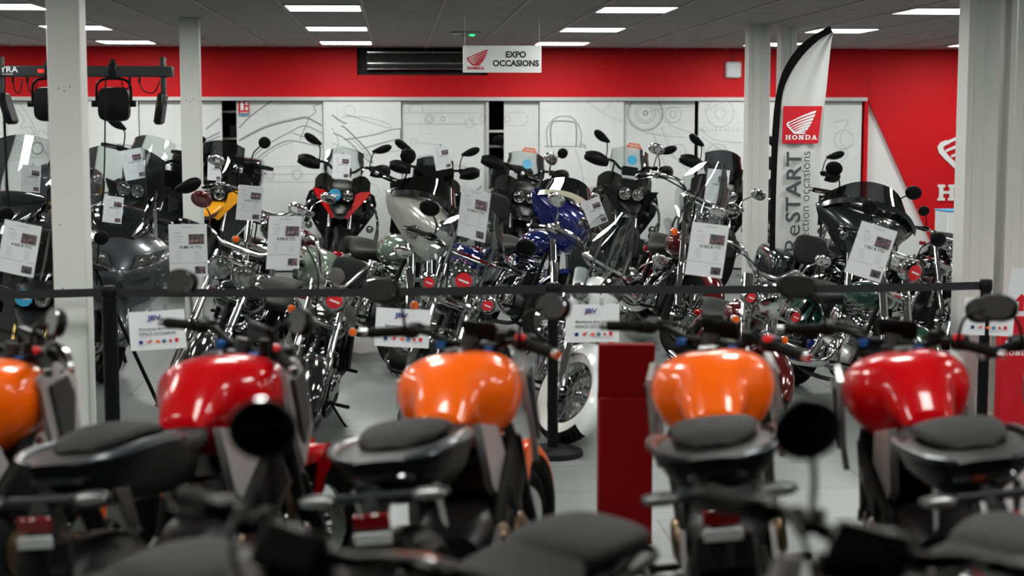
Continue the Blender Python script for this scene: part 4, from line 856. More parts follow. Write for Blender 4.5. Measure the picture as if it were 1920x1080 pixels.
    if back:
        for s_ in (-1, 1): g = G(); g.tube([(x0, s_ * .12, .62), (-.92, s_ * .12, .8), (-.98, s_ * .09, 1.02)], .01, 8, 4); p('sissy_bar', g, 'chrome' if mirrors == 'chrome' else 'black')
        g = G(); g.ell((-.955, 0, 1.03), (.035, .135, .115), 22, 14, Matrix.Rotation(R(-10), 3, 'Y'), .55); p('backrest', g, 'seat')
    g = G(); g.tube([(.36, 0, .78), (.42, 0, .6), (.3, 0, .25), (.1, 0, .17)], .02, 8, 5); p('down_tube', g, 'black')
    g = G()
    for s_ in (-1, 1): g.tube([(.4, s_ * .05, .74), (.36, s_ * .12, .3), (.2, s_ * .14, .17), (-.4, s_ * .14, .18), (-.5, s_ * .12, .4), (-.42, s_ * .1, .66)], .016, 8, 5); g.tube([(-.42, s_ * .13, .34), (x0, s_ * .13, Rr)], .022, 8); g.tube([(-.46, s_ * .15, .64), (x0 + .02, s_ * .15, .36)], .026, 10)
    p('frame', g, 'black')
    g = G(); g.loft([(-.32, 0, .34, .1, .08, .1, 3), (-.2, 0, .35, .13, .1, .13, 3), (.12, 0, .33, .13, .1, .12, 3), (.22, 0, .32, .08, .06, .08, 2.6)], 18, 3); en = p('engine', g, engine_m)
    finned(B, (.06, 0, .42), (.38, 0, 1), 9, .07, .16, engine_m, 'chrome'); finned(B, (-.06, 0, .42), (-.38, 0, 1), 9, .07, .16, engine_m, 'chrome')
    for s_ in (-1, 1):
        g = G(); g.lathe([(0, .035), (.07, .03), (.095, .01), (.1, 0)], (.06, s_ * .13, .34), (0, s_, 0), 24); g.box((-.2, s_ * .14, .34), (.26, .05, .15), .03); p('engine_cover', g, 'chrome', en)
    g = G(); g.lathe([(0, .05), (.06, .05), (.085, .035), (.088, 0)], (.02, -.12, .60), (0, -1, 0), 24); p('air_cleaner', g, 'chrome')
    for k, dz in ((.18, 0), (-.12, .07)):
        g = G(); g.tube([(k, -.1, .55), (k + .05, -.17, .46), (k + .0, -.2, .3), (-.3, -.2, .22 + dz), (-.95, -.2, .24 + dz)], [.022, .022, .024, .034, .036, .036], 12, 5); p('exhaust_pipe', g, 'chrome')
    for s_ in (-1, 1):
        g = G(); g.tube([(.34, s_ * .08, .6), (.36, s_ * .3, .52), (.34, s_ * .36, .38), (.32, s_ * .28, .26), (.3, s_ * .12, .22)], .013, 8, 5); p('crash_bar', g, 'chrome') if (bags or fairing or aux) else None
    pegs(B, .38, .3, .2); pegs(B, -.35, .42, .16); stand(B, -.05, .24, 'black')
    if bags:
        for s_ in (-1, 1):
            g = G(); g.loft([(-.42, s_ * .27, .5, .06, .1, .1, 3), (-.5, s_ * .28, .5, .1, .16, .15, 3.5), (-.85, s_ * .29, .52, .11, .17, .16, 3.5), (-1.02, s_ * .28, .54, .09, .14, .12, 3), (-1.06, s_ * .28, .55, .05, .08, .07, 2.5)], 22, 3); sb = p('saddlebag', g, bags)
            g = G(); g.box((-.8, s_ * .40, .56), (.08, .014, .05), .006); g.lathe([(0, .012), (.035, .01), (.04, 0)], (-.8, s_ * .395, .56), (0, s_, 0)); p('bag_latch', g, 'chrome', sb)
    if fairing:
        c1, c2 = fairing; g = G(B.S); X = T.x; Z = T.z
        rows = []
        for i in range(25):
            u = i / 12 - 1; row = []; au = abs(u)
            for j in range(11):
                v = j / 10; w_ = .44 * (1 - .30 * (1 - v)) ; zb = Z - (.30 if c1 != 'satin_black' else .40) + (.16 if c1 != 'satin_black' else .24) * au ** 2.0; zt = Z + .10 - .13 * au ** 3
                bul = math.sin(math.pi * min(1, .15 + v * .85)) ** .7
                row.append((X + .02 + .22 * bul * (1 - au ** 2.2) + .06 * (1 - au) - .0, u * w_ * (1 - .10 * abs(v - .45)), zb + (zt - zb) * v))
            rows.append(row)
        g.surf(rows, .012); fa = p('batwing_fairing', g, c1)
        g = G(B.S); rows = []
        for i in range(25):
            u = i / 12 - 1; au = abs(u); rows.append([(X + .06 + .16 * (1 - au ** 2) - .1 * v, u * .40 * (1 - .12 * v), Z + .08 - .12 * au ** 3 + (.16 if c2 != 'tall' else .26) * v * (1 - .5 * au ** 2)) for v in (0, .25, .5, .75, 1)])
        g.surf(rows, .005); p('fairing_screen', g, 'smoke', fa)
        g = G(B.S); rows = []
        for i in range(25): u = i / 12 - 1; au = abs(u); rows.append([(X + .075 + .165 * (1 - au ** 2) - .0, u * .405, Z + .065 + .04 * v - .12 * au ** 3) for v in (0, .5, 1)])
        g.surf(rows, .006); p('fairing_trim', g, c2 if c2 != 'tall' else 'chrome', fa)
        lamp(B, (X + .27, 0, Z - .10), .085, .08, 'chrome', 'chrome')
        for s_ in (-1, 1): lamp(B, (X + .2, s_ * .19, Z - .19), .045, .06, 'chrome', 'chrome', name='passing_light')
    g = G(); g.box((-1.14, 0, .66), (.03, .1, .05), .012); p('tail_light', g, 'red_lens')
    return B
# ---------------------------------------------------------------- adventure / tall touring motorcycle
def adventure(label, paint='black', steer=8, screen='glass', case=None, pannier=None, crash=True, guards=True, beak=True, sticker=None, boxer=True, steel='steel', group=None, mir='tear', sold=None,
              name='adventure_motorcycle', wide=1.0, hands=1, side=None, forkm='steel', scr_h=.34):
    B = Bike(name, label, 'motorcycle', 1.52, .31, 26, steer, group); p = B.p; x0 = -.76; side = side or paint
    wheel(B, True, B.ax.x, .31, .31, .12, .235, 'wire' if boxer else 'cast', 'steel', 6, disc=2); wheel(B, False, x0, .31, .31, .17, .215, 'cast', 'black', 5)
    fork(B, .86, .021, forkm, 'black', .1, .34); yoke(B, .7, .1, .02, 'black'); fender(B, True, B.ax.x, .31, .33, .14, 10, 140, 'black', taper=.8)
    T = B.F(.88); bp = [(T.x, 0, T.z + .06), (T.x, .1, T.z + .07), (T.x - .02, .2, T.z + .13), (T.x - .09, .43, T.z + .12)]
    bars(B, bp, .014, 'black', 'rubber', 'black', 'black', .13)
    for s_ in (1, -1):
        q = V((T.x - .03, s_ * .25, T.z + .135))
        if mir: mirror(B, q, (q.x + .03, s_ * (q.y * s_ + .10), q.z + .2), .085, .045, 'black', 'black', mir, sr=.006, bow=.7) if mir == 'tear' else mirror(B, q, (q.x + .03, s_ * (q.y * s_ + .09), q.z + .21), .055, .055, 'black', 'black', 'round', sr=.006)
        if guards:
            g = G(B.S); rows = []
            for i in range(9):
                u = i / 8; row = []
                for j in range(6):
                    v = j / 5; row.append((T.x + .06 - .12 * u ** 2 + .03 * math.sin(math.pi * v), s_ * (.25 + .21 * u + .012 * math.sin(u * 3)), T.z + .085 + .03 * u + (v - .35) * .13 * math.sin(.5 + 2.2 * u) ** .8))
                rows.append(row)
            g.surf(rows, .006); p('handguard', g, 'black' if hands else 'grey_plastic')
    # front body
    for s_ in (-1, 1):
        g = G(B.S if False else I4); rows = []
        for i in range(9):
            u = i / 8; row = []
            for j in range(7):
                v = j / 6; row.append((.62 - .34 * u - .05 * v, s_ * (.10 * (1 - v * .2) + (.17 * wide) * u ** .8 + .02 * v), .99 + .12 * v - .22 * u * (1 - v) + .06 * math.sin(u * 2) - .1 * u * u))
            rows.append(row)
        g.surf(rows, .012); p('fairing_panel', g, 'black')
        g = G(); g.poly([(.135, .955), (.18, .985), (.285, .995), (.25, .93), (.15, .81), (.075, .715), (.035, .735), (.06, .80), (.125, .88)], .035, lambda u, v, t: V((.70 - .55 * u + t, s_ * u, v))); p('side_panel', g, side)
        g = G(); g.poly([(.05, .99), (.22, 1.0), (.32, .95), (.35, .86), (.33, .76), (.24, .62), (.15, .50), (.09, .52), (.07, .7)], .22, lambda u, v, t: V((.55 - .5 * u - t - .3 * max(0, u - .22), s_ * u, v))); p('tank_shroud', g, 'black_gloss')
        g = G(); g.poly([(.24, .93), (.31, .9), (.32, .82), (.25, .78)], .01, lambda u, v, t: V((.57 - .5 * u + t - .3 * max(0, u - .22), s_ * u, v))); p('vent_panel', g, 'grey_plastic')
    g = G(); g.loft([(.68, 0, .93, .09, .05, .05, 3), (.62, 0, .96, .135, .07, .075, 3.4), (.5, 0, .99, .15, .09, .09, 3), (.4, 0, 1.0, .13, .09, .1, 2.6)], 22, 3); hb = p('headlight_housing', g, 'black')
    for s_, r_ in ((-1, .052), (1, .047)):
        g = G(); g.lathe([(0, -.02), (r_ * .6, -.01), (r_, .004), (r_ * 1.12, .004), (r_ * 1.12, -.01)], (.69, s_ * .062, .945), (1, 0, 0), 22); p('reflector', g, 'chrome', hb)
        g = G(); g.lathe([(r_ * 1.05, 0), (r_ * .8, .02), (0, .03)], (.692, s_ * .062, .945), (1, 0, 0), 22); p('headlight_lens', g, 'lens', hb)
    if sticker:
        g = G(); n = 20; g.poly([(.058 * (1 + .06 * (k % 2)) * math.cos(2 * math.pi * k / n), .058 * (1 + .06 * (k % 2)) * math.sin(2 * math.pi * k / n)) for k in range(n)], .003, lambda u, v, t: V((.726 + t, -.062 + u, .945 + v))); st = p('round_sticker', g, sticker, hb)
        g = G(); g.box((.731, -.062, .945), (.002, .08, .014)); p('sticker_band', g, 'whiteink', hb)
    if beak:
        g = G(); g.loft([(.56, 0, .87, .13, .03, .03, 2.6), (.7, 0, .84, .115, .03, .03, 2.8), (.84, 0, .80, .075, .022, .025, 2.6), (.93, 0, .77, .035, .012, .015, 2.2)], 18, 3); bk = p('beak', g, paint if paint == 'yellow' else 'black')
        g = G(); g.loft([(.6, 0, .82, .08, .02, .03, 2.6), (.78, 0, .775, .07, .025, .03, 2.8), (.93, 0, .745, .04, .012, .02, 2.4)], 16, 3); p('beak_insert', g, 'grey_plastic', bk)
    if screen:
        g = G(); rows = []
        for i in range(13):
            u = i / 6 - 1; rows.append([(.55 - .16 * v - .10 * u * u, u * (.13 + .07 * math.sin(min(1, v * 1.3) * 2.2)), 1.06 + v * scr_h * (1 - .15 * u * u)) for v in [j / 7 for j in range(8)]])
        g.surf(rows, .004); sc = p('windscreen', g, screen)
        for s_ in (-1, 1): g = G(); g.poly([(.48, 1.04), (.5, 1.22), (.46, 1.2), (.4, 1.04)], .012, lambda u, v, t: V((u, s_ * (.17 + t), v))); p('wind_deflector', g, 'black', sc)
        g = G(); g.box((.42, 0, 1.16), (.03, .16, .09), .01); p('instrument_panel', g, 'black')
        if sold == 'sold':
            g = G(); g.poly([(-.07, 0), (.09, 0), (.06, .045), (-.045, .045)], .003, lambda u, v, t: V((.425 + t, u, 1.39 + v))); ss = p('sold_sticker', g, 'sticker_orange', sc)
            g = G(); vs, fs = text_geo('VENDU', .02); g.add([(.431, q.x * .036 + .01, 1.41 + q.y * .036) for q in vs], fs); p('lettering', g, 'whiteink', ss)
            g = G(); g.lathe([(.05, 0), (.05, .003), (0, .004)], (.47, 0, 1.27), (1, 0, .3), 20); p('round_sticker', g, 'sticker_blue', sc)
    if pannier:
        for s_ in (-1, 1):
            g = G(); g.box((-.72, s_ * .33, .62), (.42, .2, .36), .03); pn = p('pannier', g, pannier)
            for dz in (-.1, .1): g = G(); g.box((-.72, s_ * .432, .62 + dz), (.4, .006, .03), .002); p('pannier_rib', g, 'steel', pn)
    g = G(); g.loft([(.36, 0, .93, .1, .08, .1, 2.6), (.2, 0, .95, .17, .12, .14, 2.6), (.05, 0, .94, .17, .1, .14, 2.6), (-.06, 0, .88, .1, .06, .08, 2.4)], 22, 4); p('tank', g, 'black_gloss')
    g = G(); g.loft([(0, 0, .88, .09, .02, .04, 2.6), (-.15, 0, .86, .15, .03, .05, 2.8), (-.36, 0, .87, .15, .035, .05, 2.8), (-.46, 0, .92, .14, .04, .06, 2.8), (-.72, 0, .93, .12, .035, .05, 2.6), (-.78, 0, .92, .07, .01, .03, 2.4)], 22, 4); p('seat', g, 'seat')
    g = G(); g.loft([(-.1, 0, .76, .1, .05, .08, 2.6), (-.5, 0, .82, .12, .05, .08, 2.8), (-.88, 0, .88, .08, .03, .05, 2.4)], 18, 3); p('tail_cowl', g, 'black')
    g = G(); g.box((-.86, 0, .93), (.26, .2, .02), .008); rk = p('luggage_rack', g, 'steel')
    if case:
        g = G(); g.loft([(-.66, 0, 1.08, .15, .09, .13, 5), (-.70, 0, 1.09, .22, .13, .145, 6), (-.98, 0, 1.09, .22, .14, .145, 6), (-1.03, 0, 1.08, .17, .1, .12, 5)], 26, 2); tc = p('top_case', g, case)
        g = G(); g.box((-.85, 0, 1.085), (.37, .448, .012), .003); p('case_seam', g, 'rubber', tc); g = G(); g.box((-.66, 0, 1.12), (.02, .1, .09), .01); p('case_latch', g, 'sign_grey', tc)
    g = G(); g.loft([(-.24, 0, .42, .1, .1, .12, 3), (0, 0, .42, .14, .14, .15, 3), (.22, 0, .42, .13, .13, .15, 3), (.3, 0, .42, .08, .08, .09, 2.6)], 20, 3); en = p('engine', g, 'engine')
    if boxer:
        for s_ in (-1, 1):
            g = G()
            for k in range(6): g.box((.12, s_ * (.15 + .014 * k), .42), (.15, .006, .15), .002)
            c = p('cylinder', g, 'alu', en); g = G(); g.ell((.12, s_ * .29, .42), (.085, .065, .085), 18, 12, ex=.7); p('rocker_cover', g, 'gunmetal', en)
    if crash:
        for s_ in (-1, 1):
            g = G(); g.tube([(.4, s_ * .12, .9), (.44, s_ * .30, .86), (.4, s_ * .37, .70), (.34, s_ * .36, .52), (.3, s_ * .3, .36), (.26, s_ * .12, .26)], .0125, 8, 5); g.tube([(.4, s_ * .37, .7), (.2, s_ * .38, .62), (.12, s_ * .37, .4), (.2, s_ * .24, .27)], .0125, 8, 5); cb = p('crash_bar', g, steel)
            lamp(B, (.46, s_ * .30, .62), .035, .05, 'black', 'steel', False, name='fog_light')
    g = G(); g.box((.44, 0, .6), (.04, .28, .22), .01); p('radiator', g, 'matte_black')
    for s_ in (-1, 1): g = G(); g.tube([(-.16, s_ * .11, .42), (x0, s_ * .13, .31)], [.035, .028], 8); p('swingarm', g, 'black')
    g = G(); g.tube([(.2, -.1, .35), (.25, -.14, .24), (-.1, -.15, .22), (-.5, -.2, .4), (-.86, -.22, .56)], [.02, .02, .025, .05, .05], 12, 4); p('exhaust_pipe', g, 'steel')
    for s_ in (-1, 1): blinker(B, (.5, s_ * .12, .93), (.5, s_ * .27, .93), .024, 'amber' if not boxer else 'lens', 'black')
    pegs(B, -.2, .38, .17); stand(B)
    return B
# ---------------------------------------------------------------- large scooter
def scooter(label, paint='greygloss', steer=6, screen='glass', case=None, sticker=None, mirrors=True, group=None):
    B = Bike('maxi_scooter', label, 'scooter', 1.5, .27, 27, steer, group); p = B.p
    wheel(B, True, B.ax.x, .27, .27, .12, .18, 'cast', 'black', 5, disc=2); wheel(B, False, -.75, .26, .26, .15, .17, 'cast', 'black', 5); fender(B, True, B.ax.x, .27, .285, .15, 0, 150, paint, taper=.85)
    fork(B, .62, .019, 'steel', 'black', .085, .28)
    g = G(); g.loft([(.98, 0, .70, .03, .03, .04, 2.0), (.9, 0, .74, .17, .10, .16, 1.8), (.78, 0, .78, .28, .15, .34, 1.7), (.6, 0, .80, .36, .18, .44, 1.75), (.44, 0, .78, .36, .20, .46, 1.9), (.36, 0, .72, .30, .22, .42, 2.0)], 28, 4); fr_ = p('front_fairing', g, paint)
    for s_ in (-1, 1):
        g = G(); g.poly([(.02, .02), (.19, .075), (.235, .155), (.12, .12), (.04, .11)], .02, lambda u, v, t: V((1.0 - .62 * u - .3 * v + t, s_ * (.035 + u), .72 + v))); hl = p('headlight', g, 'lens')
        g = G(); g.poly([(.03, .03), (.18, .08), (.215, .14), (.12, .11), (.05, .1)], .01, lambda u, v, t: V((1.02 - .62 * u - .3 * v + t, s_ * (.035 + u), .72 + v))); p('reflector', g, 'chrome', hl)
        for (du, dv) in ((.08, .07), (.15, .095)): g = G(); g.ell((1.025 - .62 * du - .3 * dv, s_ * (.035 + du), .72 + dv), (.014, .024, .024)); p('bulb_projector', g, 'lens', hl)
        g = G(); g.poly([(0, 0), (.14, .06), (.17, .2), (.1, .17), (.02, .06)], .02, lambda u, v, t: V((1.0 - .6 * u + t - .25 * v, s_ * (.06 + u), .50 + v))); p('air_scoop', g, 'gunmetal', fr_)
        g = G(); g.poly([(.0, .0), (.05, .01), (.07, .04), (.01, .03)], .01, lambda u, v, t: V((.93 - .6 * u + t, s_ * (.2 + u), .60 + v))); p('indicator', g, 'lens', fr_)
        g = G(); g.poly([(.52, .9), (.62, .92), (.5, 1.15), (.42, 1.1)], .02, lambda u, v, t: V((u, s_ * (.22 - .1 * (v - .9) + t), v))); p('screen_cheek', g, paint)
    g = G(); g.loft([(.8, 0, .90, .08, .04, .05, 2.6), (.66, 0, .96, .17, .07, .08, 2.6), (.5, 0, 1.02, .2, .08, .1, 2.6), (.42, 0, 1.04, .18, .06, .1, 2.6)], 20, 3); p('upper_fairing', g, 'black_gloss')
    if screen:
        g = G(); rows = []
        for i in range(15):
            u = i / 7 - 1; rows.append([(.74 - .36 * v - .13 * u * u, u * (.15 + .12 * math.sin(min(1, v * 1.4) * 1.9)), .93 + v * .56 * (1 - .14 * u * u)) for v in [j / 8 for j in range(9)]])
        g.surf(rows, .004); sc = p('windscreen', g, screen)
        if sticker: g = G(); g.lathe([(.05, 0), (.05, .003), (0, .004)], (.70, -.05, 1.07), (1, 0, .5), 20); p('round_sticker', g, sticker, sc)
    T = B.F(.8); bars(B, [(T.x, 0, T.z), (T.x, .1, T.z + .02), (T.x - .04, .2, T.z + .06), (T.x - .13, .36, T.z + .05)], .013, 'black', 'rubber', 'black', 'steel')
    if mirrors:
        for s_ in (-1, 1): mirror(B, (.50, s_ * .22, 1.06), (.54, s_ * .40, 1.28), .075, .05, 'black', 'black', 'tear', sr=.007, steer=False)
    g = G(); g.box((.42, 0, 1.02), (.06, .3, .1), .02); p('instrument_panel', g, 'black')
    g = G(); g.loft([(.40, 0, .5, .2, .16, .2, 3), (.2, 0, .42, .17, .14, .22, 3), (0, 0, .5, .18, .14, .25, 3), (-.3, 0, .6, .2, .14, .28, 3), (-.7, 0, .7, .18, .12, .2, 2.8), (-1.0, 0, .78, .09, .05, .08, 2.4)], 24, 4); p('body', g, paint)
    g = G(); g.loft([(.06, 0, .68, .12, .03, .05, 2.6), (-.1, 0, .74, .19, .04, .06, 2.8), (-.34, 0, .76, .19, .05, .06, 2.8), (-.44, 0, .84, .17, .05, .07, 2.8), (-.78, 0, .86, .14, .04, .06, 2.6), (-.86, 0, .85, .08, .02, .03, 2.4)], 22, 4); p('seat', g, 'seat')
    g = G(); g.tube([(-.1, -.16, .3), (-.5, -.22, .34), (-.9, -.22, .42)], [.04, .065, .06], 14, 4); p('silencer', g, 'black')
    if case:
        g = G(); g.loft([(-.74, 0, 1.06, .16, .1, .1, 3.2), (-.8, 0, 1.07, .25, .17, .13, 3.4), (-1.05, 0, 1.07, .26, .18, .13, 3.4), (-1.18, 0, 1.06, .2, .12, .1, 3)], 26, 3); tc = p('top_case', g, case); g = G(); g.box((-.97, 0, 1.05), (.44, .52, .014), .004); p('case_seam', g, 'steel', tc)
        g = G(); g.box((-.95, 0, .92), (.3, .2, .05), .01); p('luggage_rack', g, 'black')
    for s_ in (-1, 1): g = G(); g.cyl((.0, s_ * .1, .3), (-.05, s_ * .2, .01), .012, 8); p('centre_stand', g, 'black')
    return B
# ================================================================ the motorcycles in the showroom
# near row with their backs to us
TT = (.17, 0, 1.055)
naked('orange motorcycle cut by the left picture edge beside the wide pillar', 'orange', -28, mirrors=(0, 1)).place(TT, -58, 672, 66, 7)
naked('red tank motorcycle seen from behind, left of the two orange ones', 'red', -32, mirrors=(1, 1)).place(TT, 400, 664, 70, 7)
naked('orange motorcycle seen from behind, immediately left of the red kiosk', 'orange', -20, mirrors=(1, 1)).place(TT, 850, 659, 75, 7)
naked('orange motorcycle seen from behind, immediately right of the red kiosk', 'orange', -26, mirrors=(0, 0)).place(TT, 1328, 655, 79, 7)
naked('red tank motorcycle seen from behind, nearest the right pillars', 'red', -24, mirrors=(1, 1)).place(TT, 1694, 656, 84, 7)
naked('motorcycle mostly beyond the right edge, its oval mirror over the belt end', 'red', 0, mirrors=(1, 0)).place(TT, 2076, 656, 88, 7)
# nearest row, out of focus at the bottom edge
T2 = (.33, .0, 1.10)
naked('black motorcycle in the bottom left corner showing only its seat', None, 0, mirrors=(0, 0), dark=True, mstyle='round').place((-.6, 0, .9), 350, 1035, 236, 6)
naked('blurred black motorcycle with round mirror at the bottom left of centre', None, 0, mirrors=(0, 1), dark=True, mstyle='round').place(T2, 640, 988, 234, 6)
naked('blurred black motorcycle with round mirror at the bottom right', None, 0, mirrors=(0, 1), dark=True, mstyle='round').place(T2, 1682, 988, 234, 6)
# cruisers behind the belt, facing us
cruiser('dark cruiser with twin round headlights and whitewall wire wheels', 'black_gloss', 20, 'flat', 'twin', white=True, wire=True, back=False, sticker=None, blink=False, mirrors='darkred', group=None).place((.62, 0, .96), 412, 522, -105, 12, 9.6)
cruiser('black cruiser with tall curved chrome handlebar and round speedometer', 'black_gloss', 20, 'mini', 'single', back=True, blink=True, mirrors='chrome').place((.60, 0, .99), 608, 566, -94, 13, 9.0)
cruiser('black cruiser with thick chrome forks and clear windshield behind the middle notice', 'black_gloss', 20, 'flat', 'single', shield='glass', back=False, fr=.032, mirrors='black', aux=True, shieldh=.40).place((.60, 0, .99), 850, 528, -102, 13, 9.35)
cruiser('cream white cruiser with whitewall wire wheels and large clear windshield', 'white', 36, 'beach', 'nacelle', shield='glass', white=True, wire=True, back=True, aux=True, sticker=None, mirrors='chrome', shieldh=.46).place((.60, 0, .99), 1112, 545, -95, 11, 9.15)
cruiser('dark red cruiser covered in chrome with red stickers on its lamps', 'darkred', 22, 'beach', 'nacelle', back=False, aux=True, mirrors='chrome', fr=.032).place((.62, 0, .98), 1440, 558, -88, 12, 9.1)
cruiser('dark green cruiser with black round mirror and padded backrest near the right pillars', 'green', 16, 'flat', 'single', back=True, blink=False, mirrors='black', fr=.028, engine_m='alu').place((.62, 0, .98), 1702, 518, -80, 13, 9.7)
# second row
adventure('black sport tourer with gold fork at the left picture edge', 'black_gloss', 14, 'smoke', None, None, False, False, True, 'sticker_blue', False, mir='round', forkm='gold', name='sport_motorcycle').place((.72, 0, .95), 62, 560, -84, 10, 9.6)
scooter('dark grey maxi scooter with large clear screen beside the left pillar', 'greygloss', 8, 'glass', None, 'sticker_blue').place((.86, 0, .78), 225, 488, -76, 8, 11.3)
scooter('black maxi scooter with rounded top case at the left picture edge', 'black_gloss', 8, 'glass', 'greygloss').place((.86, 0, .78), 0, 455, -92, 6, 12.6)
cruiser('black cruiser with chrome handlebar and mirrors below the 14 501 sheet', 'black_gloss', 18, 'beach', 'single', back=False, mirrors='chrome', sticker=None).place((.55, 0, 1.1), 500, 405, -82, 10, 12.6)
cruiser('sage green touring cruiser with batwing fairing and green saddlebags', 'sage', 32, 'flat', None, bags='sage', fairing=('sage_light', 'black_gloss'), back=False, mirrors='black', blink=False, name='touring_motorcycle').place((.55, 0, 1.06), 806, 405, -70, 14, 11.9)
cruiser('blue and cream touring cruiser with batwing fairing and blue saddlebags', 'blue', 34, 'flat', None, bags='blue', fairing=('blue', 'cream'), back=True, mirrors='chrome', blink=False, name='touring_motorcycle').place((.55, 0, 1.06), 1068, 400, -72, 13, 12.6)
cruiser('black touring cruiser with wide glossy fairing right of the flag', 'satin_black', 8, 'flat', None, bags='satin_black', fairing=('satin_black', 'satin_black'), back=True, mirrors='black', blink=False, name='touring_motorcycle').place((.55, 0, 1.06), 1636, 408, -88, 12, 12.2)
cruiser('dark red cruiser with chrome handlebar and windshield left of the far pillar', 'darkred', 20, 'beach', 'single', shield='glass', back=False, mirrors='chrome', sticker=None, shieldh=.40).place((.35, 0, 1.12), 1312, 385, -88, 12, 12.7)
cruiser('black motorcycle half hidden between the black tourer and the right pillar', 'black_gloss', 14, 'flat', 'single', back=False, mirrors='black', sticker=None, blink=False, engine_m='engine').place((.45, 0, 1.0), 1774, 470, -84, 8, 12.8)
cruiser('small dark motorcycle glimpsed between the two right pillars', 'black_gloss', 14, 'flat', 'single', back=False, mirrors='black', sticker=None, blink=False).place((.45, 0, 1.0), 1866, 420, -80, 8, 15.2)
# against the back wall
HL = (.69, 0, .945)
adventure('black touring motorcycle with top case behind the grey scooter', 'black', 10, 'glass', 'black', None, False, False, True, None, True, mir='tear').place(HL, 245, 356, -104, 9, 16.6)
adventure('yellow beaked motorcycle with large dark top case by the far left pillar', 'yellow', 8, 'smoke', 'black_gloss', None, False, False, True, None, False, mir='round', side='yellow').place(HL, 398, 362, -93, 7, 16.6)
adventure('black adventure motorcycle with bright red side panels and blue sticker', 'adv_red', 8, 'glass', None, None, True, True, True, 'sticker_blue', True, steel='chrome').place(HL, 640, 366, -89, 5, 17.3)
adventure('dark touring motorcycle with tall black seat rest and grey screen', 'black', 4, 'smoke', 'black', 'black', False, True, True, None, True, scr_h=.30).place(HL, 812, 372, -91, 4, 17.2)
adventure('black adventure motorcycle with side cases and orange sold sticker', 'black', 8, 'glass', 'black', 'grey_plastic', True, True, True, None, True, mir='round', sold='sold').place(HL, 985, 370, -88, 8, 17.2)
adventure('dark adventure motorcycle with orange sold sticker behind the white cruiser', 'black', 8, 'glass', None, None, True, True, True, None, True, sold='sold').place(HL, 1184, 364, -88, 8, 17.2)
adventure('black adventure motorcycle with the 20 581 price sheet', 'black', 8, 'smoke', None, None, True, True, True, None, True).place(HL, 1362, 368, -88, 8, 17.2)
adventure('black adventure motorcycle mostly hidden by the far pillar and flag', 'black', 8, 'smoke', None, None, True, True, True, None, True).place(HL, 1506, 370, -90, 8, 17.2)
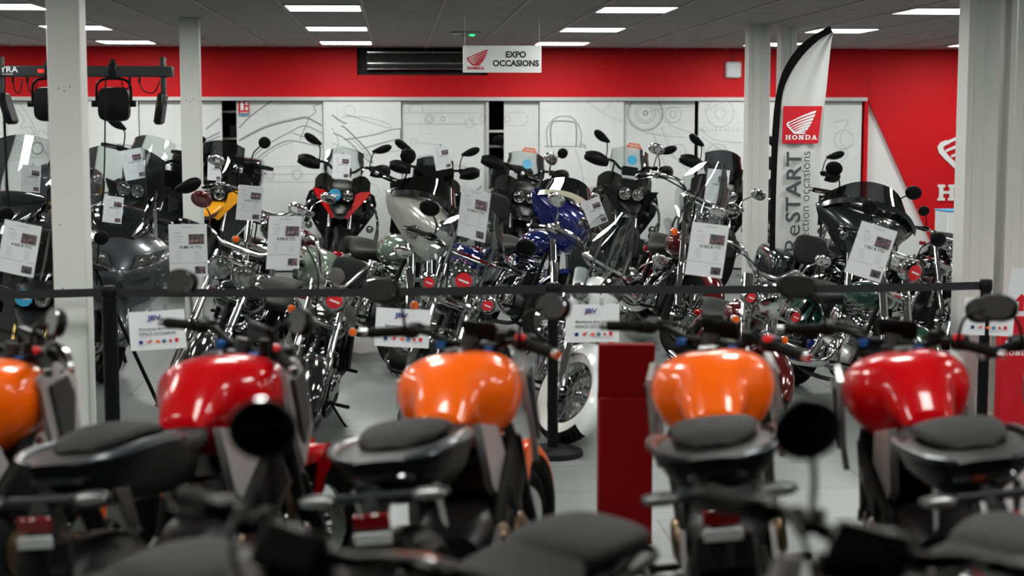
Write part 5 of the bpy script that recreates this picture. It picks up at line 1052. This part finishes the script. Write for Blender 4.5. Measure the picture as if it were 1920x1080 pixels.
# ---------------------------------------------------------------- price sheets
def sheet(px, py, Y, hpx, price, roll, yaw, lab, n, foot=True):
    p = at_y(px, py, Y); h = hpx * Y / 3016; w_ = h * .70; t = empty('price_sheet', p, (R(4), R(roll), R(yaw))); tag(t, lab, 'price sheet', 'price sheets on the used motorcycles'); k = h / .297
    B_ = lambda x, z: .010 * k * math.sin(x / w_ * 3 + n) * (1 if z < 0 else .6)
    g = G(); rows = [[(w_ * (i / 8 - .5), -B_(w_ * (i / 8 - .5), h * (j / 8 - .5)), h * (j / 8 - .5)) for j in range(9)] for i in range(9)]; g.surf(rows, .0012); obj('paper', g, 'paper' if n % 2 else 'paper2', t)
    def bend(g):
        for v in g.v: v.y -= B_(v.x, v.z) + .001
        return g
    g = G()
    for j in range(3):
        for i in range(4): x0 = w_ * (.02 + .10 * i); rect(g, x0, h * (.12 + .063 * j), x0 + w_ * .105, h * (.185 + .063 * j))
    obj('photo_print', bend(g), 'photo', t)
    g = G()
    for i in range(3): x0 = w_ * (.16 + .09 * i); rect(g, x0, -h * .44, x0 + w_ * .095, -h * .30)
    obj('photo_print', bend(g), 'photo', t)
    g = G(); write(g, price + ' € TTC', w_ * .06, h * .065, h * .072, .002, .016, 0, 1.0); obj('price_lettering', bend(g), 'text_black', t)
    g = G(); write(g, 'FICHE TECHNIQUE', 0, h * .44, h * .026, .002); write(g, 'MODELE', -w_ * .27, h * .34, h * .03, .002)
    for j in range(3): write(g, ('Année / Kilométrage', 'Puissance fiscale', 'Garantie 12 mois')[j], -w_ * .24, h * (.27 - .05 * j), h * .02, .002)
    for j in range(5):
        for s_ in (-.24, .24): write(g, ('entretien suivi', 'options incluses', 'première main', 'pneus neufs', 'double des clés')[(j + n) % 5], w_ * s_, h * (-.01 - .04 * j), h * .018, .002)
    rect(g, -w_ * .48, -h * .232, -w_ * .0, -h * .228); rect(g, w_ * .0, -h * .232, w_ * .48, -h * .228); obj('lettering', bend(g), 'text_grey', t)
    if h > 0: g = G(); g.tube([(0, 0, h * .49), (.01, .02, h * .53), (.0, .05, h * .56)], .003, 6, 3); obj('string', g, 'text_grey', t)
sheet(36, 466, 9.0, 98, '4 602', 12, 0, 'price sheet reading 4 602 hanging at the left picture edge', 1)
sheet(353, 470, 9.45, 100, '10 801', 0, 0, 'price sheet reading 10 801 over the twin headlight cruiser', 3)
sheet(533, 455, 8.95, 100, '8 990', 3, 30, 'price sheet reading 8 990 on the tall handlebar cruiser', 4)
sheet(468, 381, 12.3, 66, '14 501', 6, 10, 'price sheet reading 14 501 left of the chrome mirror', 5)
sheet(250, 308, 16.2, 56, '4 350', -10, 0, 'price sheet tilted on the screen of the topcase motorcycle', 3)
sheet(212, 393, 11.3, 50, '5 801', 8, 0, 'price sheet behind the screen of the grey scooter', 2)
sheet(58, 335, 12.6, 50, '6 250', 6, 0, 'price sheet partly hidden behind the black scooter top case', 5)
sheet(402, 320, 16.3, 36, '9 490', 3, 0, 'small price sheet on the yellow beaked motorcycle', 2)
sheet(640, 312, 16.95, 46, '16 201', 4, 0, 'price sheet on the clear screen of the red panelled motorcycle', 3)
sheet(829, 296, 17.0, 44, '14 901', -10, 0, 'price sheet at the top of the grey screen of the dark tourer', 4)
sheet(888, 402, 9.3, 96, '12 990', 10, -34, 'price sheet turned away on the windshield of the thick fork cruiser', 6)
sheet(1115, 398, 12.4, 52, '17 950', -22, 0, 'price sheet lying against the blue touring cruiser', 5)
sheet(1344, 350, 16.85, 66, '20 581', 6, 10, 'price sheet reading 20 581 on the black adventure motorcycle', 3)
sheet(1326, 469, 8.95, 102, '15 552', 7, 0, 'price sheet reading 15 552 on the chrome covered cruiser', 1)
sheet(1633, 472, 9.0, 104, '7 821', 17, 0, 'price sheet reading 7 821 hanging tilted by the black mirror', 7)
